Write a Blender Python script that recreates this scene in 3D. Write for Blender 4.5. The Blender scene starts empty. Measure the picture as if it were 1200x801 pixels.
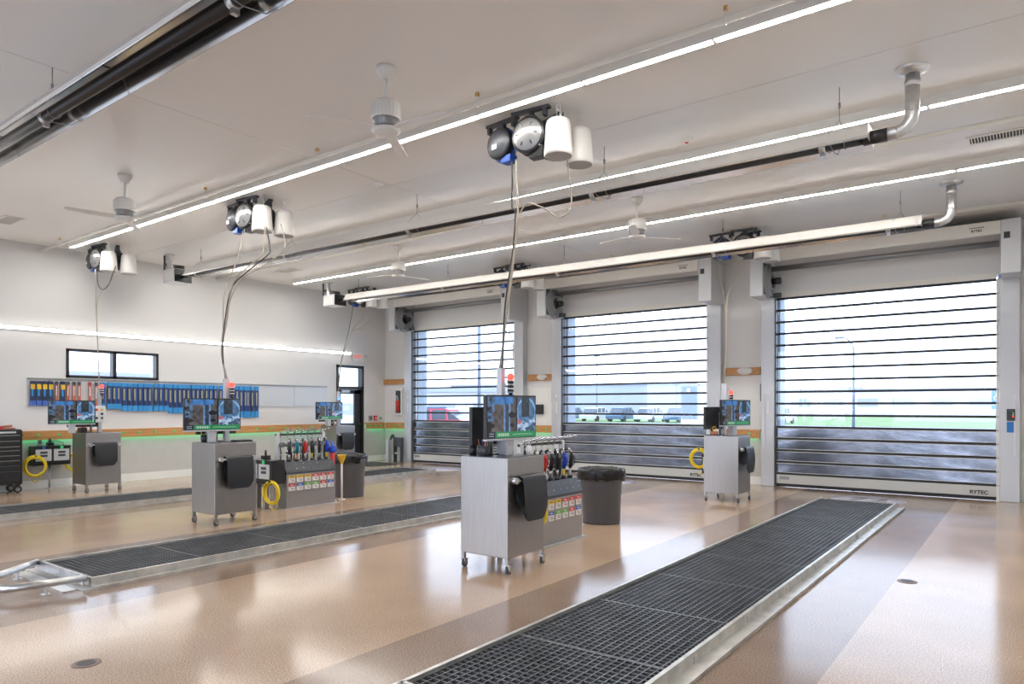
import bpy, bmesh, math, random
from math import pi, sin, cos, radians
from mathutils import Vector, Matrix
random.seed(7)
SC = bpy.context.scene
COL = SC.collection

# ------------------------------------------------------------------ camera, sky, exposure
FOCAL_PX, HORIZON, CAM_H = 814.0, 476.0, 1.55
YAW = math.atan(605.0 / 814.0)
cam_d = bpy.data.cameras.new('camera')
cam = bpy.data.objects.new('camera', cam_d)
COL.objects.link(cam)
cam.location = (0, 0, CAM_H)
cam.rotation_euler = (pi / 2, 0, YAW)
cam_d.sensor_width = 36.0
cam_d.lens = 36.0 * FOCAL_PX / 1200.0
cam_d.shift_y = (HORIZON - 400.5) / 1200.0
cam_d.clip_end = 2000
SC.camera = cam

SKY = 3.35
STRIP = 50.0
SC.view_settings.view_transform = 'Standard'
SC.view_settings.look = 'None'
SC.view_settings.gamma = 1.0
SC.view_settings.use_curve_mapping = False
SC.view_settings.exposure = 0.38

w = bpy.data.worlds.new('overcast_sky')
SC.world = w
w.use_nodes = True
nt = w.node_tree
nt.nodes.clear()
wo = nt.nodes.new('ShaderNodeOutputWorld')
bg = nt.nodes.new('ShaderNodeBackground')
tc = nt.nodes.new('ShaderNodeTexCoord')
sx = nt.nodes.new('ShaderNodeSeparateXYZ')
cr = nt.nodes.new('ShaderNodeValToRGB')
cr.color_ramp.elements[0].position = 0.0
cr.color_ramp.elements[0].color = (0.80, 0.86, 1.0, 1)
cr.color_ramp.elements[1].position = 0.7
cr.color_ramp.elements[1].color = (0.72, 0.82, 1.0, 1)
nt.links.new(tc.outputs['Generated'], sx.inputs[0])
nt.links.new(sx.outputs['Z'], cr.inputs[0])
nt.links.new(cr.outputs[0], bg.inputs['Color'])
bg.inputs['Strength'].default_value = SKY
nt.links.new(bg.outputs[0], wo.inputs[0])


# ------------------------------------------------------------------ materials
def mat(name, col, rough=0.5, metal=0.0, noise=0.0, nscale=20.0, bump=0.0, bscale=60.0, emit=0.0, coat=0.0,
        stretch=(1, 1, 1), spec=0.5):
    m = bpy.data.materials.new(name)
    m.use_nodes = True
    t = m.node_tree
    p = t.nodes['Principled BSDF']
    p.inputs['Base Color'].default_value = (*col, 1)
    p.inputs['Roughness'].default_value = rough
    p.inputs['Metallic'].default_value = metal
    p.inputs['Specular IOR Level'].default_value = spec
    if coat:
        p.inputs['Coat Weight'].default_value = coat
        p.inputs['Coat Roughness'].default_value = 0.1
    if emit:
        p.inputs['Emission Color'].default_value = (*col, 1)
        p.inputs['Emission Strength'].default_value = emit
    if noise or bump:
        c = t.nodes.new('ShaderNodeTexCoord')
        mp = t.nodes.new('ShaderNodeMapping')
        mp.inputs['Scale'].default_value = stretch
        t.links.new(c.outputs['Object'], mp.inputs[0])
        if noise:
            n = t.nodes.new('ShaderNodeTexNoise')
            n.inputs['Scale'].default_value = nscale
            n.inputs['Detail'].default_value = 4
            t.links.new(mp.outputs[0], n.inputs['Vector'])
            r = t.nodes.new('ShaderNodeValToRGB')
            r.color_ramp.elements[0].position = 0.3
            r.color_ramp.elements[1].position = 0.7
            r.color_ramp.elements[0].color = (*[max(0, x * (1 - noise)) for x in col], 1)
            r.color_ramp.elements[1].color = (*[min(1, x * (1 + noise)) for x in col], 1)
            t.links.new(n.outputs['Fac'], r.inputs[0])
            t.links.new(r.outputs[0], p.inputs['Base Color'])
        if bump:
            n2 = t.nodes.new('ShaderNodeTexNoise')
            n2.inputs['Scale'].default_value = bscale
            n2.inputs['Detail'].default_value = 3
            t.links.new(mp.outputs[0], n2.inputs['Vector'])
            b = t.nodes.new('ShaderNodeBump')
            b.inputs['Strength'].default_value = bump
            b.inputs['Distance'].default_value = 0.01
            t.links.new(n2.outputs['Fac'], b.inputs['Height'])
            t.links.new(b.outputs[0], p.inputs['Normal'])
    return m


def floor_mat():
    m = bpy.data.materials.new('polished_quartz_floor')
    m.use_nodes = True
    t = m.node_tree
    L = t.links.new
    p = t.nodes['Principled BSDF']
    c = t.nodes.new('ShaderNodeTexCoord')
    s = t.nodes.new('ShaderNodeSeparateXYZ')
    L(c.outputs['Object'], s.inputs[0])
    # painted lane bands beside every pit
    total = None
    for cx in PITS:
        d = t.nodes.new('ShaderNodeMath'); d.operation = 'SUBTRACT'; d.inputs[1].default_value = cx
        L(s.outputs['X'], d.inputs[0])
        a = t.nodes.new('ShaderNodeMath'); a.operation = 'ABSOLUTE'; L(d.outputs[0], a.inputs[0])
        k = t.nodes.new('ShaderNodeMath'); k.operation = 'LESS_THAN'; k.inputs[1].default_value = 1.2
        L(a.outputs[0], k.inputs[0])
        if total is None:
            total = k
        else:
            q = t.nodes.new('ShaderNodeMath'); q.operation = 'ADD'
            L(total.outputs[0], q.inputs[0]); L(k.outputs[0], q.inputs[1]); total = q
    mx = t.nodes.new('ShaderNodeMix'); mx.data_type = 'RGBA'
    mx.inputs['A'].default_value = (0.570, 0.410, 0.285, 1)
    mx.inputs['B'].default_value = (0.350, 0.250, 0.182, 1)
    L(total.outputs[0], mx.inputs['Factor'])
    n = t.nodes.new('ShaderNodeTexNoise'); n.inputs['Scale'].default_value = 120; n.inputs['Detail'].default_value = 2
    L(c.outputs['Object'], n.inputs['Vector'])
    r = t.nodes.new('ShaderNodeValToRGB')
    r.color_ramp.elements[0].position = 0.36; r.color_ramp.elements[0].color = (0.50, 0.48, 0.46, 1)
    r.color_ramp.elements[1].position = 0.62; r.color_ramp.elements[1].color = (1.22, 1.2, 1.18, 1)
    L(n.outputs['Fac'], r.inputs[0])
    n3 = t.nodes.new('ShaderNodeTexNoise'); n3.inputs['Scale'].default_value = 0.9; n3.inputs['Detail'].default_value = 5
    L(c.outputs['Object'], n3.inputs['Vector'])
    r3 = t.nodes.new('ShaderNodeValToRGB')
    r3.color_ramp.elements[0].position = 0.35; r3.color_ramp.elements[0].color = (0.86, 0.85, 0.85, 1)
    r3.color_ramp.elements[1].position = 0.68; r3.color_ramp.elements[1].color = (1.08, 1.08, 1.08, 1)
    L(n3.outputs['Fac'], r3.inputs[0])
    m1 = t.nodes.new('ShaderNodeMix'); m1.data_type = 'RGBA'; m1.blend_type = 'MULTIPLY'; m1.inputs['Factor'].default_value = 1
    L(mx.outputs['Result'], m1.inputs['A']); L(r.outputs[0], m1.inputs['B'])
    m2 = t.nodes.new('ShaderNodeMix'); m2.data_type = 'RGBA'; m2.blend_type = 'MULTIPLY'; m2.inputs['Factor'].default_value = 1
    L(m1.outputs['Result'], m2.inputs['A']); L(r3.outputs[0], m2.inputs['B'])
    L(m2.outputs['Result'], p.inputs['Base Color'])
    rr = t.nodes.new('ShaderNodeMapRange')
    rr.inputs['To Min'].default_value = 0.09; rr.inputs['To Max'].default_value = 0.19
    L(n3.outputs['Fac'], rr.inputs['Value']); L(rr.outputs[0], p.inputs['Roughness'])
    p.inputs['Specular IOR Level'].default_value = 0.52
    nb = t.nodes.new('ShaderNodeTexNoise'); nb.inputs['Scale'].default_value = 7; nb.inputs['Detail'].default_value = 3
    L(c.outputs['Object'], nb.inputs['Vector'])
    b = t.nodes.new('ShaderNodeBump'); b.inputs['Strength'].default_value = 0.03; b.inputs['Distance'].default_value = 0.02
    L(nb.outputs['Fac'], b.inputs['Height']); L(b.outputs[0], p.inputs['Normal'])
    return m


def glass_mat(name, tint=(0.93, 0.97, 1.0), gloss=0.06):
    m = bpy.data.materials.new(name)
    m.use_nodes = True
    t = m.node_tree
    t.nodes.clear()
    o = t.nodes.new('ShaderNodeOutputMaterial')
    tr = t.nodes.new('ShaderNodeBsdfTransparent'); tr.inputs[0].default_value = (*tint, 1)
    gl = t.nodes.new('ShaderNodeBsdfGlossy'); gl.inputs['Roughness'].default_value = 0.02
    mx = t.nodes.new('ShaderNodeMixShader'); mx.inputs[0].default_value = gloss
    t.links.new(tr.outputs[0], mx.inputs[1]); t.links.new(gl.outputs[0], mx.inputs[2]); t.links.new(mx.outputs[0], o.inputs[0])
    return m


def screen_mat():
    m = bpy.data.materials.new('lit_screen')
    m.use_nodes = True
    t = m.node_tree
    p = t.nodes['Principled BSDF']
    p.inputs['Base Color'].default_value = (0.01, 0.01, 0.012, 1)
    p.inputs['Roughness'].default_value = 0.12
    a = t.nodes.new('ShaderNodeAttribute'); a.attribute_name = 'paint'
    t.links.new(a.outputs['Color'], p.inputs['Emission Color'])
    p.inputs['Emission Strength'].default_value = 0.62
    return m


def wood_mat():
    m = mat('honey_pine_board', (0.56, 0.27, 0.09), 0.45, noise=0.28, nscale=9, stretch=(1, 0.12, 6))
    return m


PITS = (-2.15, -6.98, -11.70)
DOORS = (-2.15, -7.04, -11.97)
XL, XR, YD, YB, CEIL = -15.0, 0.9, 14.0, -0.6, 4.6

M = {}
M['wall'] = mat('wall_paint', (0.77, 0.765, 0.75), 0.55, bump=0.02, bscale=200)
M['ceiling'] = mat('ceiling_panel', (0.82, 0.805, 0.78), 0.3, spec=0.4, bump=0.003, bscale=1.5)
M['floor'] = floor_mat()
M['white'] = mat('white_enamel', (0.80, 0.79, 0.76), 0.4)
M['offwhite'] = mat('warm_white_enamel', (0.80, 0.78, 0.72), 0.4)
M['trim'] = mat('white_trim', (0.82, 0.82, 0.79), 0.5)
M['wainscot'] = mat('grey_wall_panel', (0.56, 0.55, 0.53), 0.4, noise=0.03, nscale=5)
M['wood'] = wood_mat()
M['steel'] = mat('brushed_stainless', (0.395, 0.385, 0.38), 0.36, 1.0, noise=0.06, nscale=14, stretch=(8, 8, 0.3))
M['galv'] = mat('galvanised_steel', (0.66, 0.67, 0.68), 0.33, 1.0, noise=0.1, nscale=18)
M['alumout'] = mat('mill_aluminium', (0.74, 0.72, 0.69), 0.45, 0.35)
M['alum'] = mat('polished_aluminium', (0.70, 0.69, 0.67), 0.14, 1.0)
M['silver'] = mat('silver_paint', (0.56, 0.575, 0.60), 0.38, 0.35)
M['silverlite'] = mat('pale_silver_paint', (0.66, 0.675, 0.69), 0.4, 0.15)
M['track'] = mat('dark_track', (0.08, 0.085, 0.09), 0.5)
M['seal'] = mat('black_rubber_seal', (0.02, 0.021, 0.025), 0.6)
M['rubber'] = mat('black_rubber_mat', (0.022, 0.023, 0.026), 0.42)
M['black'] = mat('black_plastic', (0.02, 0.02, 0.022), 0.35)
M['blackmetal'] = mat('black_metal', (0.025, 0.025, 0.027), 0.3, 0.2)
M['charcoal'] = mat('charcoal_metal', (0.07, 0.075, 0.085), 0.4, 0.2)
M['tube'] = mat('black_heater_tube', (0.018, 0.016, 0.016), 0.32)
M['glass'] = glass_mat('clear_pane')
M['windowglass'] = glass_mat('window_glass', (0.95, 0.98, 1.0), 0.05)
M['lens'] = mat('lamp_lens', (1.0, 0.965, 0.91), 0.5, emit=STRIP)
M['walllens'] = mat('wall_lamp_lens', (1.0, 0.965, 0.91), 0.5, emit=STRIP * 0.3)
M['greenled'] = mat('green_led', (0.02, 1.0, 0.35), 0.5, emit=4.5)
M['grate'] = mat('grate_bar', (0.105, 0.108, 0.112), 0.45, 0.3, noise=0.25, nscale=6)
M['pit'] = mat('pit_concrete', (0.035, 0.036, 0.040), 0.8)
M['frame'] = mat('worn_pit_steel', (0.60, 0.585, 0.55), 0.36, 0.75, noise=0.2, nscale=7)
M['slat'] = mat('mottled_reflection_slat', (0.27, 0.30, 0.365), 0.24, 1.0, noise=0.55, nscale=1.6, bump=1.0, bscale=1.7,
                stretch=(1, 1, 2.2))  # blotchy room reflections mottled into the colour, over wavy metal
M['bar'] = mat('door_bottom_bar', (0.62, 0.62, 0.60), 0.4, 0.1)
M['grey'] = mat('grey_bin_plastic', (0.088, 0.093, 0.102), 0.45)
M['bag'] = mat('black_bin_bag', (0.012, 0.012, 0.013), 0.22, bump=0.6, bscale=25)
M['yellow'] = mat('yellow_hose', (0.85, 0.63, 0.02), 0.4)
M['beige'] = mat('beige_cable', (0.42, 0.37, 0.30), 0.5)
M['cable'] = mat('black_cable', (0.03, 0.03, 0.03), 0.5)
M['bluemetal'] = mat('blue_reel_paint', (0.015, 0.07, 0.36), 0.3)
M['teal'] = mat('teal_grip', (0.0, 0.25, 0.36), 0.4)
M['red'] = mat('red_plastic', (0.62, 0.03, 0.025), 0.4)
M['blue'] = mat('blue_plastic', (0.015, 0.07, 0.55), 0.4)
M['sky'] = mat('sky_blue_card', (0.035, 0.29, 0.66), 0.4)
M['coilgrey'] = mat('coil_grey', (0.36, 0.36, 0.355), 0.5, 0.2)
M['straw'] = mat('straw_label', (0.36, 0.36, 0.24), 0.5)
M['navy'] = mat('navy_card', (0.015, 0.03, 0.09), 0.4)
M['lime'] = mat('green_card', (0.14, 0.42, 0.06), 0.5)
M['bluecard'] = mat('blue_card', (0.06, 0.15, 0.52), 0.5)
M['redcard'] = mat('red_card', (0.66, 0.05, 0.04), 0.5)
M['yelcard'] = mat('yellow_card', (0.80, 0.50, 0.03), 0.5)
M['whitecard'] = mat('white_card', (0.74, 0.72, 0.71), 0.5)
M['orange'] = mat('orange_plastic', (0.80, 0.24, 0.03), 0.4)
M['brass'] = mat('brass_fitting', (0.65, 0.45, 0.2), 0.3, 1.0)
M['redlamp'] = mat('lit_red_lamp', (1.0, 0.045, 0.025), 0.4, emit=2.2)
M['bluelamp'] = mat('lit_blue_lamp', (0.05, 0.15, 1.0), 0.4, emit=3)
M['greenglow'] = mat('green_marker', (0.05, 0.6, 0.2), 0.4, emit=0.15)  # faint glow put into the green; rail hooks and markers are no lamps
M['exitred'] = mat('lit_exit_letters', (0.9, 0.05, 0.03), 0.4, emit=0.6)
M['screen'] = screen_mat()
M['ventdark'] = mat('vent_cavity', (0.05, 0.05, 0.05), 0.7)
M['speakergrille'] = mat('speaker_grille', (0.42, 0.41, 0.40), 0.6)
M['greyplate'] = mat('grey_reel_plate', (0.30, 0.30, 0.30), 0.3, 0.6)
M['skin'] = None
M['disc'] = mat('painted_floor_disc', (0.66, 0.62, 0.70), 0.3)
M['discink'] = mat('brown_floor_paint', (0.22, 0.15, 0.12), 0.4)
M['asphalt'] = mat('asphalt', (0.33, 0.33, 0.34), 0.8, noise=0.15, nscale=2)
M['grass'] = mat('pale_grass', (0.16, 0.25, 0.10), 0.9, noise=0.25, nscale=0.6)
M['farwall'] = mat('pale_siding', (0.60, 0.61, 0.62), 0.7)
M['fargrey'] = mat('blue_grey_siding', (0.36, 0.40, 0.47), 0.7)
M['fartree'] = mat('bare_tree_haze', (0.20, 0.21, 0.22), 0.9)
M['pole'] = mat('pole_paint', (0.17, 0.21, 0.28), 0.5)
M['carred'] = mat('red_car_paint', (0.55, 0.06, 0.11), 0.3)
M['carwhite'] = mat('white_car_paint', (0.62, 0.63, 0.64), 0.3)
M['carblue'] = mat('blue_car_paint', (0.10, 0.17, 0.28), 0.3)
M['carglass'] = mat('car_glass', (0.05, 0.07, 0.10), 0.1)
M['signblue'] = mat('sign_blue', (0.03, 0.20, 0.60), 0.5)
M['signnavy'] = mat('sign_slate_blue', (0.10, 0.17, 0.30), 0.5)
M['signteal'] = mat('sign_teal', (0.30, 0.55, 0.54), 0.5)
M['signgreen'] = mat('sign_green', (0.03, 0.35, 0.16), 0.5)
M['jamb'] = mat('blue_grey_jamb', (0.40, 0.47, 0.56), 0.6)
M['coral'] = mat('terracotta_pot', (0.45, 0.17, 0.10), 0.6)
M['plant'] = mat('plant_leaf', (0.05, 0.16, 0.04), 0.5)
M['chrome'] = mat('chrome', (0.55, 0.55, 0.55), 0.2, 1.0)


# ------------------------------------------------------------------ geometry helpers
def B():
    return bmesh.new()


def box(bm, x0, x1, y0, y1, z0, z1, mtx=None):
    vs = [bm.verts.new(Vector(p) if mtx is None else mtx @ Vector(p)) for p in
          ((x0, y0, z0), (x1, y0, z0), (x1, y1, z0), (x0, y1, z0), (x0, y0, z1), (x1, y0, z1), (x1, y1, z1), (x0, y1, z1))]
    for f in ((3, 2, 1, 0), (4, 5, 6, 7), (0, 1, 5, 4), (1, 2, 6, 5), (2, 3, 7, 6), (3, 0, 4, 7)):
        bm.faces.new([vs[i] for i in f])
    return bm


def bbox(bm, x0, x1, y0, y1, z0, z1, bev=0.008, seg=2, mtx=None):
    t = bmesh.new()
    box(t, x0, x1, y0, y1, z0, z1)
    bmesh.ops.bevel(t, geom=list(t.edges) + list(t.verts), offset=bev, segments=seg, affect='EDGES', profile=0.6)
    if mtx is not None:
        t.transform(mtx)
    merge(bm, t)
    return bm


def merge(bm, t):
    me = bpy.data.meshes.new('tmp')
    t.to_mesh(me)
    t.free()
    bm.from_mesh(me)
    bpy.data.meshes.remove(me)


def frame_of(d):
    d = d.normalized()
    u = d.orthogonal().normalized()
    return u, d.cross(u).normalized()


def cyl(bm, p0, p1, r0, r1=None, seg=14, cap=True):
    p0 = Vector(p0); p1 = Vector(p1)
    r1 = r0 if r1 is None else r1
    u, v = frame_of(p1 - p0)
    a = [bm.verts.new(p0 + (u * cos(2 * pi * i / seg) + v * sin(2 * pi * i / seg)) * r0) for i in range(seg)]
    b = [bm.verts.new(p1 + (u * cos(2 * pi * i / seg) + v * sin(2 * pi * i / seg)) * r1) for i in range(seg)]
    for i in range(seg):
        j = (i + 1) % seg
        f = bm.faces.new((a[i], a[j], b[j], b[i])); f.smooth = True
    if cap:
        bm.faces.new(a[::-1]); bm.faces.new(b)
    return bm


def tube(bm, pts, r, seg=8, closed=False):
    P = [Vector(p) for p in pts]
    n = len(P)
    rings = []
    u = None
    for i in range(n):
        if closed:
            d = P[(i + 1) % n] - P[i - 1]
        else:
            d = P[min(i + 1, n - 1)] - P[max(i - 1, 0)]
        d = d.normalized()
        if u is None:
            u = d.orthogonal().normalized()
        else:
            u = (u - d * u.dot(d))
            u = u.normalized() if u.length > 1e-6 else d.orthogonal().normalized()
        v = d.cross(u)
        rr = r[i] if isinstance(r, (list, tuple)) else r
        rings.append([bm.verts.new(P[i] + (u * cos(2 * pi * k / seg) + v * sin(2 * pi * k / seg)) * rr) for k in range(seg)])
    for i in range(n if closed else n - 1):
        a = rings[i]; b = rings[(i + 1) % n]
        for k in range(seg):
            f = bm.faces.new((a[k], a[(k + 1) % seg], b[(k + 1) % seg], b[k])); f.smooth = True
    if not closed:
        bm.faces.new(rings[0][::-1]); bm.faces.new(rings[-1])
    return bm


def spline(pts, n=8):
    P = [Vector(p) for p in pts]
    P = [P[0] * 2 - P[1]] + P + [P[-1] * 2 - P[-2]]
    out = []
    for i in range(1, len(P) - 2):
        for k in range(n):
            t = k / n
            a, b, c, d = P[i - 1], P[i], P[i + 1], P[i + 2]
            out.append(0.5 * ((2 * b) + (c - a) * t + (2 * a - 5 * b + 4 * c - d) * t * t + (3 * b - a - 3 * c + d) * t ** 3))
    out.append(P[-2])
    return out


def lathe(bm, prof, c=(0, 0, 0), seg=28, mtx=None, smooth=True):
    c = Vector(c)
    rings = []
    for r, z in prof:
        if r < 1e-5:
            rings.append([bm.verts.new(c + Vector((0, 0, z)) if mtx is None else mtx @ Vector((0, 0, z)))])
        else:
            ring = []
            for i in range(seg):
                p = Vector((r * cos(2 * pi * i / seg), r * sin(2 * pi * i / seg), z))
                ring.append(bm.verts.new(c + p if mtx is None else mtx @ p))
            rings.append(ring)
    for a, b in zip(rings, rings[1:]):
        for i in range(seg):
            j = (i + 1) % seg
            if len(a) == 1 and len(b) == 1:
                continue
            if len(a) == 1:
                f = bm.faces.new((a[0], b[j], b[i]))
            elif len(b) == 1:
                f = bm.faces.new((a[i], a[j], b[0]))
            else:
                f = bm.faces.new((a[i], a[j], b[j], b[i]))
            f.smooth = smooth
    return bm


def prism(bm, poly, axis, a0, a1, mtx=None):
    """extrude a polygon (2D list) along an axis: 'x' -> poly=(y,z), 'y' -> (x,z), 'z' -> (x,y)"""
    def P(p, a):
        v = {'x': (a, p[0], p[1]), 'y': (p[0], a, p[1]), 'z': (p[0], p[1], a)}[axis]
        return Vector(v) if mtx is None else mtx @ Vector(v)
    A = [bm.verts.new(P(p, a0)) for p in poly]
    C = [bm.verts.new(P(p, a1)) for p in poly]
    n = len(poly)
    for i in range(n):
        j = (i + 1) % n
        bm.faces.new((A[i], A[j], C[j], C[i]))
    bm.faces.new(A[::-1]); bm.faces.new(C)
    return bm


def mesh_of(name, bm, m):
    bmesh.ops.recalc_face_normals(bm, faces=bm.faces[:])
    me = bpy.data.meshes.new(name)
    bm.to_mesh(me)
    bm.free()
    me.materials.append(m)
    return me


def put(name, me, parent=None, loc=(0, 0, 0), rot=(0, 0, 0)):
    o = bpy.data.objects.new(name, me)
    COL.objects.link(o)
    o.location = loc
    o.rotation_euler = rot
    if parent is not None:
        o.parent = parent
    return o


def part(name, bm, m, parent=None, loc=(0, 0, 0), rot=(0, 0, 0), label=None):
    o = put(name, mesh_of(name, bm, M[m] if isinstance(m, str) else m), parent, loc, rot)
    if label:
        o['label'] = label
    return o


def tag(o, label, cat, group=None):
    o['label'] = label
    o['category'] = cat
    if group:
        o['group'] = group
    return o


def thing(name, label, cat, loc=(0, 0, 0), rotz=0, group=None):
    o = bpy.data.objects.new(name, None)
    o.empty_display_size = 0.1
    COL.objects.link(o)
    o.location = loc
    o.rotation_euler = (0, 0, rotz)
    return tag(o, label, cat, group)


def struct(name, bm, m, parent=None, label=None):
    o = part(name, bm, m, parent)
    if parent is None:
        o['kind'] = 'structure'
        if label:
            o['label'] = label
    return o


def dup(root, loc, rotz=None, label=None):
    def rec(o, parent):
        c = o.copy()
        COL.objects.link(c)
        if parent is not None:
            c.parent = parent
        for ch in [x for x in KIDS.get(o.name, [])]:
            rec(ch, c)
        return c
    KIDS = {}
    for ob in COL.objects:
        if ob.parent is not None:
            KIDS.setdefault(ob.parent.name, []).append(ob)
    r = rec(root, None)
    r.location = loc
    if rotz is not None:
        r.rotation_euler = (0, 0, rotz)
    if label:
        r['label'] = label
    return r


def text_mesh(s, size, depth=0.003, bold=0.0):
    cu = bpy.data.curves.new('lettering', 'FONT')
    cu.body = s
    cu.size = size
    cu.extrude = depth
    cu.offset = bold
    cu.align_x = 'CENTER'
    cu.align_y = 'CENTER'
    o = bpy.data.objects.new('lettering', cu)
    COL.objects.link(o)
    dg = bpy.context.evaluated_depsgraph_get()
    me = bpy.data.meshes.new_from_object(o.evaluated_get(dg))
    bpy.data.objects.remove(o)
    return me


def lettering(s, size, m, parent, mtx, bold=0.0, depth=0.003, sx=1.0):
    me = text_mesh(s, size, depth, bold)
    me.transform(mtx @ Matrix.Diagonal((sx, 1, 1, 1)))
    me.materials.clear()
    me.materials.append(M[m])
    return put('lettering', me, parent)


ORD = ['first', 'second', 'third', 'fourth', 'fifth', 'sixth', 'seventh', 'eighth', 'ninth', 'tenth', 'eleventh', 'twelfth',
       'thirteenth', 'fourteenth', 'fifteenth', 'sixteenth', 'seventeenth', 'eighteenth', 'nineteenth', 'twentieth',
       'twenty-first', 'twenty-second', 'twenty-third', 'twenty-fourth', 'twenty-fifth', 'twenty-sixth', 'twenty-seventh',
       'twenty-eighth', 'twenty-ninth', 'thirtieth', 'thirty-first', 'thirty-second', 'thirty-third', 'thirty-fourth']


def wall_grid(bm, axis, a0, a1, ucuts, zcuts, holes):
    """slab with openings; axis 'y' = wall in the xz plane between y=a0..a1"""
    us = sorted(ucuts); zs = sorted(zcuts)
    for u0, u1 in zip(us, us[1:]):
        for z0, z1 in zip(zs, zs[1:]):
            cu, cz = (u0 + u1) / 2, (z0 + z1) / 2
            if any(h[0] < cu < h[1] and h[2] < cz < h[3] for h in holes):
                continue
            if axis == 'y':
                box(bm, u0, u1, a0, a1, z0, z1)
            elif axis == 'x':
                box(bm, a0, a1, u0, u1, z0, z1)
            else:
                box(bm, u0, u1, z0, z1, a0, a1)
    return bm


# ================================================================== SETTING
PIT_Y0, PIT_Y1, PIT_HW = 2.64, 12.0, 0.535
fb = B()
holes = [(c - PIT_HW, c + PIT_HW, PIT_Y0, PIT_Y1) for c in PITS]
xc = [XL - 0.3, XR + 0.3] + [c + s * PIT_HW for c in PITS for s in (-1, 1)]
wall_grid(fb, 'z', -0.08, 0.0, xc, [YB - 0.3, YD + 0.35, PIT_Y0, PIT_Y1], holes)
struct('floor', fb, 'floor', label='polished tan and brown speckled shop floor')

cb = B()
box(cb, XL - 0.3, XR + 0.3, YB - 0.3, YD + 0.35, CEIL + 0.012, CEIL + 0.3)
ceil = struct('ceiling', cb, 'ceiling', label='glossy off-white panelled ceiling')
for i, (x0, x1) in enumerate(((XL, -7.055), (-7.045, XR))):
    for (y0, y1) in ((YB, 6.695), (6.705, YD)):
        pb = B(); box(pb, x0, x1, y0, y1, CEIL, CEIL + 0.02)
        part('ceiling_panel', pb, 'ceiling', ceil)

# door wall
DHW = 1.80
wb = B()
holes = [(c - DHW, c + DHW, 0, 3.74) for c in DOORS]
wall_grid(wb, 'y', YD, YD + 0.35, [XL - 0.3, XR + 0.3] + [c + s * DHW for c in DOORS for s in (-1, 1)], [0, 3.74, CEIL + 0.3], holes)
struct('wall_front', wb, 'wall', label='white wall holding the three roll-up doors')
# left wall
WIN = (5.66, 7.44, 2.11, 2.68)
PDO = (12.23, 13.17, 0.0, 2.68)
wb = B()
wall_grid(wb, 'x', XL - 0.25, XL, [YB - 0.3, YD, WIN[0], WIN[1], PDO[0], PDO[1]], [0, WIN[2], WIN[3], CEIL + 0.3], [WIN, PDO])
struct('wall_left', wb, 'wall', label='white side wall with the high window and the glass exit door')
wb = B(); box(wb, XR, XR + 0.25, YB - 0.3, YD, 0, CEIL + 0.3)
struct('wall_right', wb, 'wall', label='white side wall at the right, beyond the frame')
wb = B()
holes = [(c - DHW, c + DHW, 0, 3.74) for c in DOORS]
wall_grid(wb, 'y', YB - 0.3, YB, [XL, XR] + [c + s * DHW for c in DOORS for s in (-1, 1)], [0, 3.74, CEIL + 0.3], holes)
struct('wall_back', wb, 'wall', label='white wall behind the camera with three open entrance bays')

# baseboards, wainscot, wooden rails with green light beneath
bb = B(); box(bb, XL, XL + 0.02, YB, PDO[0], 0, 0.16); box(bb, XL, XL + 0.02, PDO[1], YD, 0, 0.16)
struct('baseboard_left', bb, 'trim', label='white baseboard along the left wall')
bb = B()
PIERS = [(XL, -14.06), (-9.88, -9.13), (-4.95, -4.24), (-0.05, XR)]
for a, b in PIERS:
    box(bb, a + 0.02, b, YD - 0.02, YD, 0, 0.16)
struct('baseboard_front', bb, 'trim', label='white baseboard on the piers between the doors')
tb = B(); box(tb, XL, XL + 0.012, YB, PDO[0], 0.16, 0.93); box(tb, XL, XL + 0.012, PDO[1], YD, 0.16, 0.93)
wsc = struct('trim_1', tb, 'wainscot', label='grey wall panel under the wooden rail on the left wall')
tb = B()
for a, b in PIERS:
    box(tb, a + 0.02, b, YD - 0.012, YD, 0.16, 0.93)
struct('trim_2', tb, 'wainscot', label='grey wall panel under the wooden rail on the door piers')


def rail(name, label, boxes, led):
    rb = B()
    for q in boxes:
        box(rb, q[0], q[1], q[2], q[3], q[5] - 0.03, q[5])
        if q[1] - q[0] < 0.2:
            box(rb, q[1] - 0.02, q[1], q[2], q[3], q[4] - 0.012, q[5] - 0.03)
        else:
            box(rb, q[0], q[1], q[2], q[2] + 0.02, q[4] - 0.012, q[5] - 0.03)
    r = struct(name, rb, 'wood', label=label)
    lb = B()
    for q in led:
        box(lb, *q)
    part('led_strip', lb, 'greenled', r)
    return r


r3 = rail('trim_3', 'honey-coloured wooden rail along the left wall',
          [(XL, XL + 0.09, YB, PDO[0] - 0.05, 0.93, 1.09), (XL, XL + 0.09, PDO[1] + 0.05, YD - 0.1, 0.93, 1.09)],
          [(XL + 0.02, XL + 0.05, YB, PDO[0] - 0.12, 0.935, 0.955), (XL + 0.02, XL + 0.05, PDO[1] + 0.13, YD - 0.14, 0.935, 0.955)])
hk = B()
cyl(hk, (0.0, 0, 0), (0.025, 0, 0), 0.022, seg=10)
cyl(hk, (0.025, 0, 0), (0.05, 0, 0.012), 0.012, seg=8)
hkm = mesh_of('rail_hook', hk, M['greenglow'])
for y in (5.15, 5.5, 6.68, 7.0, 7.32, 7.75, 8.08, 9.75, 10.15, 10.55, 10.95, 11.35, 11.75, 13.35, 13.55, 13.75):
    put('rail_hook', hkm, r3, (XL + 0.09, y, 1.01))
r4 = rail('trim_4', 'short wooden rails at waist height on the door piers',
          [(a + (0.1 if i == 0 else 0.01), b - 0.01, YD - 0.09, YD, 0.93, 1.09) for i, (a, b) in enumerate(PIERS)],
          [(a + 0.14, b - 0.08, YD - 0.05, YD - 0.02, 0.935, 0.955) for a, b in PIERS])
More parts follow.
